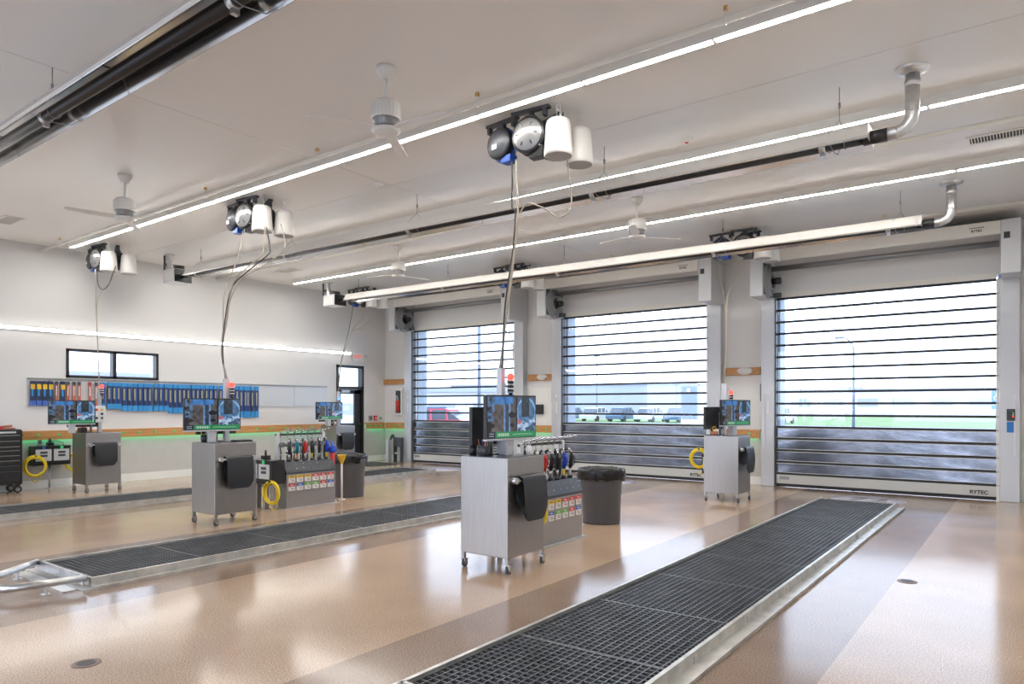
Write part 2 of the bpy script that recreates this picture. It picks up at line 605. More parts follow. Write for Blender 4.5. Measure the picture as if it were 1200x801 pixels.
for x in (-9.6, -9.3, -4.45, -14.5, -14.3):
    put('rail_hook', hkm, r4, (x, YD - 0.09, 1.01), (0, 0, -pi / 2))
tb = B()
for a, b in PIERS:
    bbox(tb, a + 0.01, b - 0.01, YD - 0.07, YD, 2.18, 2.33, bev=0.006, seg=1)
struct('trim_5', tb, 'wood', label='short wooden boards high on the door piers')

# high window in the left wall
y0, y1, z0, z1 = WIN
fr = B()
x0, x1 = XL - 0.12, XL + 0.02
box(fr, x0, x1, y0, y1, z0, z0 + 0.05); box(fr, x0, x1, y0, y1, z1 - 0.05, z1)
for yy in (y0, (y0 + y1) / 2 - 0.035, y1 - 0.05):
    box(fr, x0, x1, yy, yy + (0.07 if yy not in (y0, y1 - 0.05) else 0.05), z0, z1)
wn = struct('window_1', fr, 'blackmetal', label='high black-framed window of two panes on the left wall')
for a, b in ((y0 + 0.05, (y0 + y1) / 2 - 0.035), ((y0 + y1) / 2 + 0.035, y1 - 0.05)):
    g = B(); box(g, XL - 0.07, XL - 0.06, a, b, z0 + 0.05, z1 - 0.05)
    part('pane', g, 'windowglass', wn)

# glass exit door with transom
y0, y1, z0, z1 = PDO
fr = B()
x0, x1 = XL - 0.14, XL + 0.03
box(fr, x0, x1, y0, y0 + 0.06, 0, z1); box(fr, x0, x1, y1 - 0.06, y1, 0, z1)
box(fr, x0, x1, y0, y1, z1 - 0.07, z1); box(fr, x0, x1, y0, y1, 2.02, 2.10)
pd = struct('door_4', fr, 'blackmetal', label='black-framed glass exit door with a transom in the left wall')
lf = B()
a, b = y0 + 0.065, y1 - 0.065
box(lf, XL - 0.08, XL - 0.03, a, a + 0.11, 0.01, 2.015); box(lf, XL - 0.08, XL - 0.03, b - 0.22, b, 0.01, 2.015)
box(lf, XL - 0.08, XL - 0.03, a, b, 0.01, 0.22); box(lf, XL - 0.08, XL - 0.03, a, b, 1.90, 2.015)
box(lf, XL - 0.08, XL - 0.03, a, b, 1.02, 1.09)
leaf = part('door_leaf', lf, 'blackmetal', pd)
for q in ((a + 0.11, b - 0.22, 0.22, 1.02), (a + 0.11, b - 0.22, 1.09, 1.90)):
    g = B(); box(g, XL - 0.06, XL - 0.05, q[0], q[1], q[2], q[3]); part('pane', g, 'windowglass', leaf)
g = B(); box(g, XL - 0.06, XL - 0.05, y0 + 0.06, y1 - 0.06, 2.10, z1 - 0.07); part('transom_pane', g, 'windowglass', pd)
g = B(); cyl(g, (XL + 0.03, a + 0.05, 1.055), (XL + 0.03, b - 0.05, 1.055), 0.018); box(g, XL - 0.03, XL + 0.04, b - 0.12, b - 0.02, 1.02, 1.09)
part('push_bar', g, 'blackmetal', pd)
g = B(); bbox(g, XL - 0.03, XL + 0.03, a + 0.1, a + 0.38, 1.93, 2.0, bev=0.01); part('door_closer', g, 'silver', pd)

# ------------------------------------------------------------------ roll-up doors
HW = 1.775
TOPZ, PITCH = 3.63, 0.225


def motor_disc(bm, x, y, z, r):
    for k, (rr, dx) in enumerate(((1.0, 0.03), (0.84, 0.05), (0.68, 0.07), (0.52, 0.09))):
        mtx = Matrix.Translation((x, y, z)) @ Matrix.Rotation(pi / 2, 4, 'Y')
        lathe(bm, [(r * rr - r * 0.09, 0), (r * rr - r * 0.09, dx), (r * rr, dx), (r * rr, 0)], seg=32, mtx=mtx)


def rollup(i, cx):
    names = ('rightmost', 'middle', 'leftmost')
    n = 'door_%d' % (3 - i)
    root = bpy.data.objects.new(n, None)
    COL.objects.link(root)
    root.location = (cx, YD, 0)
    root['kind'] = 'structure'
    root['label'] = '%s of the three high-speed roll-up doors with clear slats' % names[i]
    for s in (-1, 1):
        cbm = B(); bbox(cbm, s * HW, s * (HW + 0.27), -0.20, -0.001, 0.0, 3.63, bev=0.012) if s > 0 else bbox(
            cbm, -(HW + 0.27), -HW - 0.02, -0.20, -0.001, 0.0, 3.63, bev=0.012)
        colm = part('side_column', cbm, 'silver', root)
        eb = B(); box(eb, s * (HW + 0.2) - 0.012, s * (HW + 0.2) + 0.012, -0.215, -0.20, 0.75, 1.75); part('sensor_strip', eb, 'silverlite', colm)
        tb = B()
        if s < 0:
            box(tb, -HW - 0.02, -HW + 0.0, -0.16, -0.02, 0.0, 3.63)
            part('guide_track', tb, 'track', root)
        else:
            box(tb, HW - 0.045, HW, -0.15, -0.07, 0.0, 3.63)
            gt = part('guide_track', tb, 'trim', root)
            rb = B()
            for k in range(16):
                zz = TOPZ - PITCH * k
                cyl(rb, (HW - 0.022, -0.152, zz), (HW - 0.022, -0.162, zz), 0.012, seg=8)
            part('rivets', rb, 'greyplate', gt)['kind'] = 'stuff'
    # jamb reveals outside
    jb = B(); box(jb, -DHW + 0.0, -DHW + 0.05, 0.06, 0.40, 0, 3.74); box(jb, DHW - 0.05, DHW, 0.06, 0.40, 0, 3.74)
    part('jamb', jb, 'jamb', root)
    # head boxes
    hb = B(); bbox(hb, HW + 0.03, HW + 0.29, -0.78, -0.001, 3.62, 4.46, bev=0.012)
    h = part('head_box', hb, 'silverlite', root)
    db = B(); box(db, HW + 0.07, HW + 0.15, -0.787, -0.779, 4.16, 4.26); part('dark_label', db, 'black', h)
    hb = B(); bbox(hb, -(HW + 0.30), -(HW + 0.06), -0.78, -0.001, 3.62, 4.46, bev=0.012)
    h = part('head_box', hb, 'silverlite', root)
    db = B(); motor_disc(db, -(HW + 0.06), -0.42, 3.94, 0.34); part('spiral_coil', db, 'coilgrey', h)
    db = B(); box(db, -(HW + 0.06), -(HW + 0.055), -0.74, -0.05, 3.66, 4.25); part('coil_plate', db, 'charcoal', h)
    db = B(); cyl(db, (-(HW + 0.05), -0.42, 3.93), (-(HW - 0.02), -0.42, 3.93), 0.05)
    mt = part('motor', db, 'chrome', h)
    db = B(); cyl(db, (-(HW - 0.02), -0.42, 3.93), (-(HW - 0.17), -0.42, 3.93), 0.065, seg=18); part('motor_cap', db, 'blackmetal', mt)
    db = B(); box(db, -(HW + 0.02), -(HW - 0.12), -0.26, -0.20, 3.64, 3.73); part('track_guide', db, 'track', root)
    # hood
    hb = B(); bbox(hb, -(HW + 0.07), HW + 0.03, -0.80, -0.72, 4.24, 4.45, bev=0.008)
    box(hb, -(HW + 0.07), HW + 0.03, -0.72, -0.001, 4.42, 4.45)
    hd = part('header_hood', hb, 'offwhite', root)
    lettering('RYTEC', 0.05, 'black', hd, Matrix.Translation((HW - 0.28, -0.803, 4.32)) @ Matrix.Rotation(pi / 2, 4, 'X'), 0.0015)
    g = B(); box(g, HW - 0.38, HW - 0.18, -0.803, -0.799, 4.365, 4.375); part('label_line', g, 'black', hd)
    # roller and top curtain band
    rb = B(); cyl(rb, (-HW, -0.42, 4.16), (HW, -0.42, 4.16), 0.05, seg=12); part('roller_shaft', rb, 'greyplate', root)
    tp = B(); box(tp, -HW, HW - 0.045, -0.09, -0.06, TOPZ + 0.02, TOPZ + 0.13)
    box(tp, -HW, HW - 0.045, -0.10, -0.06, TOPZ + 0.10, TOPZ + 0.115)
    part('top_slat', tp, 'offwhite', root)
    # curtain
    x0, x1 = -HW, HW - 0.045
    pm = B(); box(pm, x0, x1, -0.085, -0.075, -PITCH + 0.02, -0.02)
    pm = mesh_of('pane', pm, M['glass'])
    sm = B()
    nx = 40
    box(sm, x0, x1, -0.088, -0.070, -PITCH + 0.02, -0.032)
    sm = mesh_of('metal_slat', sm, M['slat'])
    em = B(); box(em, x0, x1, -0.098, -0.062, -0.020, 0.020)
    em = mesh_of('seal', em, M['seal'])
    wm = B(); box(wm, x0, x1, -0.096, -0.064, -0.034, -0.0202)
    box(wm, x0, x1, -0.096, -0.064, -PITCH + 0.0202, -PITCH + 0.03)
    wm = mesh_of('hinge_strip', wm, M['silverlite'])
    for k in range(16):
        zz = TOPZ - PITCH * k
        put('seal', em, root, (0, 0, zz))
        if k < 15:
            if k < 11:
                put('pane', pm, root, (0, 0, zz))
            else:
                put('hinge_strip', wm, root, (0, 0, zz))
                put('metal_slat', sm, root, (0, 0, zz))
    bt = B(); zb = TOPZ - PITCH * 15 - 0.02
    bbox(bt, x0, x1, -0.11, -0.05, 0.065, zb, bev=0.006)
    box(bt, x0, x1, -0.114, -0.11, 0.155, 0.16)
    bar = part('bottom_bar', bt, 'bar', root)
    bt = B(); box(bt, x0, x1, -0.10, -0.055, 0.005, 0.065); part('bottom_seal', bt, 'seal', bar)
    g = B(); box(g, x0 + 0.06, x0 + 0.24, -0.12, -0.11, zb - 0.09, zb - 0.03); part('handle_recess', g, 'greyplate', bar)
    lettering('RYTEC', 0.085, 'black', bar, Matrix.Translation((x1 - 0.24, -0.114, 0.125)) @ Matrix.Rotation(pi / 2, 4, 'X'), 0.003)
    # photo eye and decals
    g = B(); bbox(g, -(HW + 0.30), -(HW + 0.27), -0.16, -0.06, 1.65, 2.0, bev=0.006); part('photo_eye', g, 'charcoal', root)
    g = B(); box(g, -(HW + 0.17), -(HW + 0.11), -0.203, -0.2, 1.78, 1.83); box(g, -(HW + 0.16), -(HW + 0.12), -0.203, -0.2, 1.40, 1.66)
    part('white_decal', g, 'whitecard', root)
    return root


rd = [rollup(i, c) for i, c in enumerate(DOORS)]
# keypad on the right column of the rightmost door
k = thing('door_keypad', 'black door control keypad on the right column of the rightmost door', 'keypad', (DOORS[0] + HW + 0.15, YD - 0.2, 1.32))
g = B(); bbox(g, -0.055, 0.055, -0.035, 0.0, 0.0, 0.19, bev=0.006); part('housing', g, 'black', k)
for q, (zz, mm) in enumerate(((0.125, 'greenglow'), (0.095, 'whitecard'), (0.065, 'redlamp'))):
    g = B(); cyl(g, (0.03, -0.035, zz), (0.03, -0.042, zz), 0.011, seg=10); part('button', g, mm, k)
g = B(); box(g, -0.035, 0.035, -0.037, -0.035, 0.15, 0.175); part('display', g, 'charcoal', k)
g = B(); box(g, -0.055, 0.055, -0.005, 0.0, 0, 0.17)
o = part('sticker', g, 'signblue', None, (DOORS[0] + HW + 0.15, YD - 0.2, 1.13)); tag(o, 'blue instruction sticker below the black door keypad', 'sticker')

# emergency lights and short-pier details
for i, (x, nm) in enumerate(((-9.45, 'between the leftmost and middle roll-up doors'), (-4.55, 'between the middle and rightmost roll-up doors'))):
    e = thing('emergency_light', 'white oval emergency light on the high wooden board ' + nm, 'light', (x, YD - 0.07, 2.26))
    g = B(); lathe(g, [(0, -0.05), (0.09, -0.045), (0.15, -0.02), (0.16, 0.0), (0, 0)], seg=24,
                   mtx=Matrix.Rotation(pi / 2, 4, 'X') @ Matrix.Diagonal((1, 0.48, -1, 1)))
    part('housing', g, 'white', e)
    g = B(); box(g, -0.07, 0.07, -0.052, -0.046, -0.012, 0.012); part('lens', g, 'whitecard', e)

# ------------------------------------------------------------------ pits
BAR_STEP = 0.0505
PANEL = (PIT_Y1 - PIT_Y0) / 9


def panel_mesh():
    bm = B()
    hw, z0, z1, t = 0.52, 0.03, 0.062, 0.0045
    nx = int(2 * hw / BAR_STEP)
    for i in range(nx + 1):
        x = -hw + 2 * hw * i / nx
        box(bm, x - t, x + t, 0.004, PANEL - 0.004, z0, z1)
    ny = 20
    for j in range(ny + 1):
        y = 0.008 + (PANEL - 0.016) * j / ny
        tt = t if 0 < j < ny else 0.008
        box(bm, -hw, hw, y - tt, y + tt, z0, z1 - 0.001)
    return mesh_of('grate_panel', bm, M['grate'])


PMESH = panel_mesh()
GRN = ('nearest grated service pit, running up to the rightmost roll-up door', 'second grated service pit with a pipe guide at its near end',
       'farthest grated service pit, running along the left wall')
for i, cx in enumerate(PITS):
    t = thing('service_pit', GRN[i], 'pit', (cx, 0, 0))
    pb = B()   # pit box walls
    h = PIT_HW
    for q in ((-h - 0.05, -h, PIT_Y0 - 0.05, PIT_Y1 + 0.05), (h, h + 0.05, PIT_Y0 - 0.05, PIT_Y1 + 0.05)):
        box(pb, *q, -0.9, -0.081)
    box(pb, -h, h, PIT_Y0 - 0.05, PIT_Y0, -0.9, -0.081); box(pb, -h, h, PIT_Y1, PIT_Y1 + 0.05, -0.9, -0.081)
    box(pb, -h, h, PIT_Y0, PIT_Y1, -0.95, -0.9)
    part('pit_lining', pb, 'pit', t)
    f = B()
    for s in (-1, 1):
        a, b = sorted((s * (h - 0.015), s * (h + 0.012)))
        box(f, a, b, PIT_Y0 - 0.02, PIT_Y1 + 0.02, -0.08, 0.085)
        a, b = sorted((s * (h + 0.012), s * (h + 0.115)))
        box(f, a, b, PIT_Y0 - 0.02, PIT_Y1 + 0.02, 0.0, 0.014)
        a, b = sorted((s * (h + 0.10), s * (h + 0.118)))
        box(f, a, b, PIT_Y0 - 0.02, PIT_Y1 + 0.02, 0.014, 0.028)
        for kk in range(10):
            y = PIT_Y0 + 0.35 + kk * 0.98
            a, b = sorted((s * (h + 0.012), s * (h + 0.02)))
            box(f, a, b, y, y + 0.05, 0.014, 0.06)
    box(f, -h, h, PIT_Y1, PIT_Y1 + 0.02, -0.08, 0.07); box(f, -h, h, PIT_Y0 - 0.02, PIT_Y0, -0.08, 0.085)
    box(f, -h - 0.1, h + 0.1, PIT_Y0 - 0.12, PIT_Y0 - 0.02, 0.0, 0.012)
    part('pit_frame', f, 'frame', t)
    for kk in range(9):
        put('grate_panel', PMESH, t, (0, PIT_Y0 + PANEL * kk, 0))

# pipe guide at the near end of pit two
g = thing('wheel_guide', 'bent galvanised pipe guide at the near end of the second pit', 'rail', (PITS[1], PIT_Y0, 0))
cx = PITS[1]
path = [(-7.44 - cx, 2.56 - PIT_Y0, 0.095), (-7.33 - cx, 2.42 - PIT_Y0, 0.095), (-7.09 - cx, 2.12 - PIT_Y0, 0.095), (-7.03 - cx, 2.06 - PIT_Y0, 0.09),
        (-6.93 - cx, 2.03 - PIT_Y0, 0.085), (-6.66 - cx, 2.03 - PIT_Y0, 0.085), (-6.57 - cx, 2.045 - PIT_Y0, 0.09), (-6.545 - cx, 2.10 - PIT_Y0, 0.09), (-6.42 - cx, 2.58 - PIT_Y0, 0.095)]
b = B(); tube(b, path, 0.03, 12); part('pipe', b, 'galv', g)
b = B(); box(b, -0.52, 0.52, -0.075, -0.063, 0.03, 0.115); box(b, -0.55, 0.55, -0.24, -0.13, 0.0, 0.012); part('end_plate', b, 'galv', g)
for (x, y) in ((-7.27 - cx, 2.35 - PIT_Y0), (-6.49 - cx, 2.30 - PIT_Y0), (-6.8 - cx, 2.03 - PIT_Y0)):
    b = B(); box(b, x - 0.04, x + 0.04, y - 0.03, y + 0.03, 0, 0.008); box(b, x - 0.025, x + 0.025, y - 0.006, y + 0.006, 0.008, 0.075)
    part('foot', b, 'galv', g)

# floor drains, floor disc, mat
for (x, y, nm) in ((-4.56, 1.83, 'in the tan floor at the lower left'), (-0.86, 7.03, 'in the floor right of the nearest pit')):
    t = thing('floor_drain', 'small round dark floor drain cover ' + nm, 'drain', (x, y, 0))
    b = B(); lathe(b, [(0.0, 0.004), (0.055, 0.004), (0.058, 0.006), (0.078, 0.004), (0.08, 0.0005)], seg=24); part('rim', b, 'discink', t)
    for k in range(-3, 4):
        ww = math.sqrt(max(0.0, 0.052 ** 2 - (k * 0.014) ** 2))
        b = B(); box(b, -ww, ww, k * 0.014 - 0.004, k * 0.014 + 0.004, 0.004, 0.006); part('slot', b, 'black', t)
for cx, txt in zip(PITS, ('72', None, None)):
    t = thing('floor_marking', 'pale painted disc on the floor at the far end of the %s pit' % ('nearest', 'second', 'third')[PITS.index(cx)], 'marking', (cx + 0.02, 12.75, 0))
    b = B(); lathe(b, [(0, 0.0025), (0.56, 0.0025), (0.56, 0.0005)], seg=40); part('paint_disc', b, 'disc', t)
    if txt:
        lettering(txt, 0.62, 'discink', t, Matrix.Translation((0, 0.02, 0.003)), 0.012, 0.0005)
b = B(); bbox(b, -14.75, -13.6, 12.25, 13.25, 0, 0.012, bev=0.004, seg=1)
tag(part('floor_mat', b, 'rubber'), 'black mat on the floor in front of the exit door', 'mat')

# ================================================================== CEILING FITTINGS
FIX = 1.225


def fixture_meshes():
    hb = B(); box(hb, 0.004, FIX - 0.004, -0.034, 0.034, -0.1, 0.0)
    lb = B(); box(lb, 0.016, FIX - 0.016, -0.029, 0.029, -0.103, -0.1)
    eb = B(); box(eb, -0.004, 0.012, -0.036, 0.036, -0.102, 0.0)
    return mesh_of('housing', hb, M['white']), mesh_of('lens', lb, M['lens']), mesh_of('end_cap', eb, M['white'])


FM = fixture_meshes()
for (y, xs, nm) in ((5.48, -14.29, 'nearest'), (7.95, -14.27, 'middle'), (10.30, -14.2, 'farthest')):
    for k in range(12):
        t = thing('strip_light', 'white strip light, %s from the left wall in the %s ceiling row' % (ORD[k], nm), 'light',
                  (xs + FIX * k, y, CEIL), 0, 'strip lights on the ceiling')
        for nme, me in zip(('housing', 'lens', 'end_cap'), FM):
            put(nme, me, t)
# left wall strip light
for k in range(11):
    y = 12.69 - FIX * (k + 1)
    t = thing('wall_strip_light', 'long thin strip light on the left wall, %s from the exit sign' % ORD[k], 'light', (XL, y, 3.0), 0, 'strip lights on the left wall')
    b = B(); box(b, 0, 0.05, 0.0, FIX, -0.03, 0.03); part('housing', b, 'white', t)
    b = B(); box(b, 0.05, 0.06, 0.004, FIX - 0.004, -0.026, 0.026); part('lens', b, 'walllens', t)

# conduits / sprinkler pipes
for (y, z, r, nm) in ((5.22, 4.49, 0.024, 'beside the nearest row of strip lights'), (8.78, 4.50, 0.026, 'between the middle and farthest rows of strip lights'),
                      (12.45, 4.50, 0.026, 'just before the roll-up doors')):
    t = thing('ceiling_pipe', 'white pipe under the ceiling ' + nm, 'pipe', (XL, y, z))
    b = B(); cyl(b, (0.0, 0, 0), (XR - XL, 0, 0), r, seg=10); part('pipe', b, 'offwhite', t)
    for k in range(7):
        x = 0.9 + k * 2.45
        b = B(); cyl(b, (x, 0, r), (x, 0, CEIL - z - 0.012), 0.007, seg=6); tube(b, [(x, (r + 0.006) * cos(a), (r + 0.006) * sin(a)) for a in [2 * pi * q / 12 for q in range(12)]], 0.005, 6, True)
        hg = part('hanger', b, 'white', t)
        b = B(); box(b, x - 0.015, x + 0.015, -0.015, 0.015, CEIL - z - 0.035, CEIL - z); part('anchor', b, 'brass', hg)


# infrared tube heaters
def heater(y, zr, zl, label, x0=-13.55, x1=-1.18):
    t = thing('tube_heater', label, 'heater', (0, y, 0))
    Z = lambda x: zr + (zl - zr) * (x1 - x) / (x1 - x0)
    prof = [(-0.20, -0.035), (-0.185, -0.05), (-0.18, -0.05), (-0.105, 0.105), (0.105, 0.105), (0.18, -0.05), (0.185, -0.05), (0.20, -0.035)]
    inner = [(p[0] * 0.975, p[1] - 0.004) for p in prof]
    n = 5
    for k in range(n):
        a = x0 + 0.35 + (x1 - x0 - 0.35) * k / n; c = x0 + 0.35 + (x1 - x0 - 0.35) * (k + 1) / n + 0.03
        if k == n - 1:
            c = x1
        b = B()
        A = [b.verts.new((a, p[0], Z(a) + p[1])) for p in prof]
        C = [b.verts.new((c, p[0], Z(c) + p[1])) for p in prof]
        A2 = [b.verts.new((a, p[0], Z(a) + p[1])) for p in inner]
        C2 = [b.verts.new((c, p[0], Z(c) + p[1])) for p in inner]
        for i in range(len(prof) - 1):
            b.faces.new((A[i], A[i + 1], C[i + 1], C[i]))
            f2 = b.faces.new((A2[i], C2[i], C2[i + 1], A2[i + 1])); f2.material_index = 1
        if k in (0, n - 1):
            x, E_ = (a, A) if k == 0 else (c, C)
            b.faces.new([E_[i] for i in range(2, 6)])
        rf = part('reflector', b, 'alumout', t); rf.data.materials.append(M['alum'])
    b = B(); cyl(b, (x0, 0, Z(x0)), (x1, 0, Z(x1)), 0.05, seg=18); tb = part('tube', b, 'tube', t)
    for x in (-13.0, -10.15, -7.2, -4.15, -1.6):
        b = B(); cyl(b, (x - 0.03, 0, Z(x)), (x + 0.03, 0, Z(x)), 0.056, seg=18); box(b, x - 0.02, x + 0.02, -0.02, 0.03, Z(x) - 0.09, Z(x) - 0.05)
        part('clamp', b, 'galv', tb)
        b = B()
        tube(b, [(x + 0.2, (0.058) * sin(a), Z(x) - 0.058 * cos(a)) for a in [-2.2 + 4.4 * q / 12 for q in range(13)]], 0.004, 6)
        tube(b, [(x + 0.1, -0.19, Z(x) - 0.04), (x + 0.1, 0, Z(x) - 0.068), (x + 0.1, 0.19, Z(x) - 0.04)], 0.004, 6)
        part('wire_hanger', b, 'greyplate', t)
        b = B()
        zt = Z(x) + 0.22
        cyl(b, (x + 0.15, 0, zt), (x + 0.15, 0, CEIL), 0.004, seg=6)
        tube(b, [(x + 0.08, -0.12, Z(x) + 0.08), (x + 0.15, 0, zt), (x + 0.22, 0.12, Z(x) + 0.08)], 0.004, 6)
        cyl(b, (x + 0.15, 0, CEIL - 0.2), (x + 0.15, 0, CEIL - 0.15), 0.012, seg=8)
        part('suspension_wire', b, 'greyplate', t)
    # burner box at the left end
    zb = Z(x0)
    b = B(); bbox(b, x0 - 0.42, x0, -0.17, 0.20, zb - 0.13, zb + 0.14, bev=0.01)
    bx = part('burner_box', b, 'silverlite', t)
    b = B(); box(b, x0, x0 + 0.012, -0.16, 0.19, zb - 0.12, zb + 0.13); cyl(b, (x0 - 0.15, 0.0, zb + 0.14), (x0 - 0.15, 0.0, zb + 0.2), 0.1, seg=16); part('burner_face', b, 'black', bx)
    b = B(); box(b, x0 - 0.36, x0 - 0.06, -0.173, -0.17, zb - 0.08, zb + 0.09); part('data_plate', b, 'whitecard', bx)
    b = B(); tube(b, spline([(x0 - 0.28, -0.1, zb + 0.1), (x0 - 0.3, -0.1, zb + 0.25), (x0 - 0.32, -0.1, zb + 0.35), (x0 - 0.32, -0.1, CEIL)]), 0.055, 12); part('intake_duct', b, 'galv', t)
    b = B(); cyl(b, (x0 - 0.5, -0.1, CEIL - 0.32), (x0 - 0.5, -0.1, CEIL), 0.022); box(b, x0 - 0.5, x0 - 0.3, -0.12, -0.08, CEIL - 0.22, CEIL - 0.16); part('gas_pipe', b, 'charcoal', t)
    b = B(); tube(b, spline([(x0 - 0.3, -0.1, CEIL - 0.2), (x0 - 0.15, 0.1, CEIL - 0.22), (x0 - 0.1, 0.08, zb + 0.2), (x0 - 0.05, 0.05, zb + 0.14)]), 0.01, 6); part('gas_hose', b, 'cable', t)
    b = B(); cyl(b, (x0 - 0.3, -0.1, CEIL - 0.015), (x0 - 0.3, -0.1, CEIL), 0.1, seg=20); part('ceiling_collar', b, 'galv', t)
    # flue at the right end
    zf = Z(x1)
    b = B(); cyl(b, (x1 - 0.06, 0, zf), (x1 + 0.14, 0, zf), 0.062, seg=18); part('black_coupling', b, 'tube', t)
    b = B()
    tube(b, [(x1 + 0.12, 0, zf), (x1 + 0.22, 0, zf), (x1 + 0.29, 0, zf + 0.03), (x1 + 0.33, 0, zf + 0.09), (x1 + 0.34, 0, zf + 0.16), (x1 + 0.34, 0, CEIL - 0.02)], 0.06, 16)
    fl = part('flue_pipe', b, 'galv', t)
    for p, q, r in (((x1 + 0.212, 0, zf), (x1 + 0.228, 0, zf), 0.064), ((x1 + 0.34, 0, zf + 0.15), (x1 + 0.34, 0, zf + 0.166), 0.064),
                    ((x1 + 0.34, 0, CEIL - 0.16), (x1 + 0.34, 0, CEIL - 0.1), 0.066)):
        b = B(); cyl(b, p, q, r, seg=16); part('seam_band', b, 'galv', fl)
    b = B(); lathe(b, [(0.06, -0.05), (0.075, -0.045), (0.14, -0.02), (0.14, 0.0)], (x1 + 0.34, 0, CEIL), 28); part('flue_collar', b, 'galv', t)
    return t


heater(2.55, 4.19, 4.19, 'black tube heater in a polished reflector nearest the camera, crossing the upper left corner')
heater(7.2, 4.055, 4.15, 'black tube heater in a polished reflector beside the middle row of strip lights')
heater(11.15, 4.08, 4.15, 'black tube heater in a polished reflector hung before the roll-up doors')

# ceiling fans
FANL = ('large white ceiling fan nearest the camera, left of centre', 'white ceiling fan at the left, beside the nearest strip lights',
        'white ceiling fan above the middle roll-up door, beside the farthest strip lights', 'small white ceiling fan at the far left, above the leftmost roll-up door')


def make_fan(loc, ang, label):
    t = thing('ceiling_fan', label, 'fan', loc, ang, 'ceiling fans')
    b = B(); lathe(b, [(0.0, 0), (0.085, -0.0), (0.085, -0.03), (0.05, -0.1), (0.03, -0.105), (0, -0.105)], seg=24); part('canopy', b, 'white', t)
    b = B(); cyl(b, (0, 0, -0.1), (0, 0, -0.34), 0.016); part('downrod', b, 'white', t)
    b = B(); lathe(b, [(0.0, -0.31), (0.10, -0.315), (0.13, -0.34), (0.132, -0.46), (0.125, -0.475)], seg=32)
    for k in range(28):
        a = 2 * pi * k / 28
        box(b, 0.129, 0.136, -0.004, 0.004, -0.46, -0.35, Matrix.Rotation(a, 4, 'Z'))
    part('motor_housing', b, 'white', t)
    b = B(); lathe(b, [(0.125, -0.475), (0.10, -0.50), (0.105, -0.53), (0.07, -0.55)], seg=28); part('lower_ring', b, 'greyplate', t)
    b = B(); lathe(b, [(0.07, -0.55), (0.12, -0.56), (0.13, -0.575), (0.10, -0.60), (0, -0.605)], seg=28); part('hub_cap', b, 'white', t)
    for k in range(3):
        b = B()
        m4 = Matrix.Rotation(2 * pi * k / 3, 4, 'Z') @ Matrix.Translation((0, 0, -0.565)) @ Matrix.Rotation(radians(10), 4, 'X')
        prism(b, [(0.09, -0.035), (0.2, -0.06), (0.66, -0.05), (0.69, 0.0), (0.66, 0.05), (0.2, 0.06), (0.09, 0.035)], 'z', -0.004, 0.004, m4)
        part('blade', b, 'white', t)
    return t


fan0 = make_fan((-4.64, 4.34, CEIL), radians(2), FANL[0])
dup(fan0, (-9.57, 4.31, CEIL), radians(22), FANL[1])
dup(fan0, (-4.60, 9.26, CEIL), radians(50), FANL[2])
dup(fan0, (-9.61, 9.31, CEIL), radians(75), FANL[3])

# smoke detectors and vents
for (x, y, nm) in ((-3.12, 7.53, 'near the middle strip lights at the right'), (-7.13, 6.55, 'at the middle of the ceiling')):
    t = thing('smoke_detector', 'small white round smoke detector ' + nm, 'detector', (x, y, CEIL))
    b = B(); lathe(b, [(0.075, 0), (0.075, -0.02), (0.055, -0.045), (0, -0.05)], seg=20); part('body', b, 'white', t)
    b = B(); lathe(b, [(0.02, -0.049), (0.02, -0.056), (0, -0.058)], seg=12); part('sensor', b, 'redcard' if x > -4 else 'whitecard', t)
for (x, y, nm) in ((-0.27, 9.55, 'at the far right of the ceiling'), (-13.3, 9.5, 'near the left wall, by the farthest strip lights'), (-13.4, 4.2, 'at the left edge of the picture')):
    t = thing('ceiling_vent', 'rectangular louvred ceiling vent ' + nm, 'vent', (x, y, CEIL))
    b = B(); box(b, -0.27, 0.27, -0.11, 0.11, -0.004, -0.0015); part('backing', b, 'ventdark', t)
    b = B()
    for q in ((-0.30, 0.30, -0.14, -0.11), (-0.30, 0.30, 0.11, 0.14), (-0.30, -0.27, -0.11, 0.11), (0.27, 0.30, -0.11, 0.11)):
        box(b, *q, -0.014, -0.001)
    part('frame', b, 'white', t)
    sm = B(); box(sm, -0.004, 0.004, -0.11, 0.11, -0.016, -0.004); sm = mesh_of('slat', sm, M['offwhite'])
    for k in range(18):
        put('slat', sm, t, (-0.25 + k * 0.5 / 17, 0, 0))


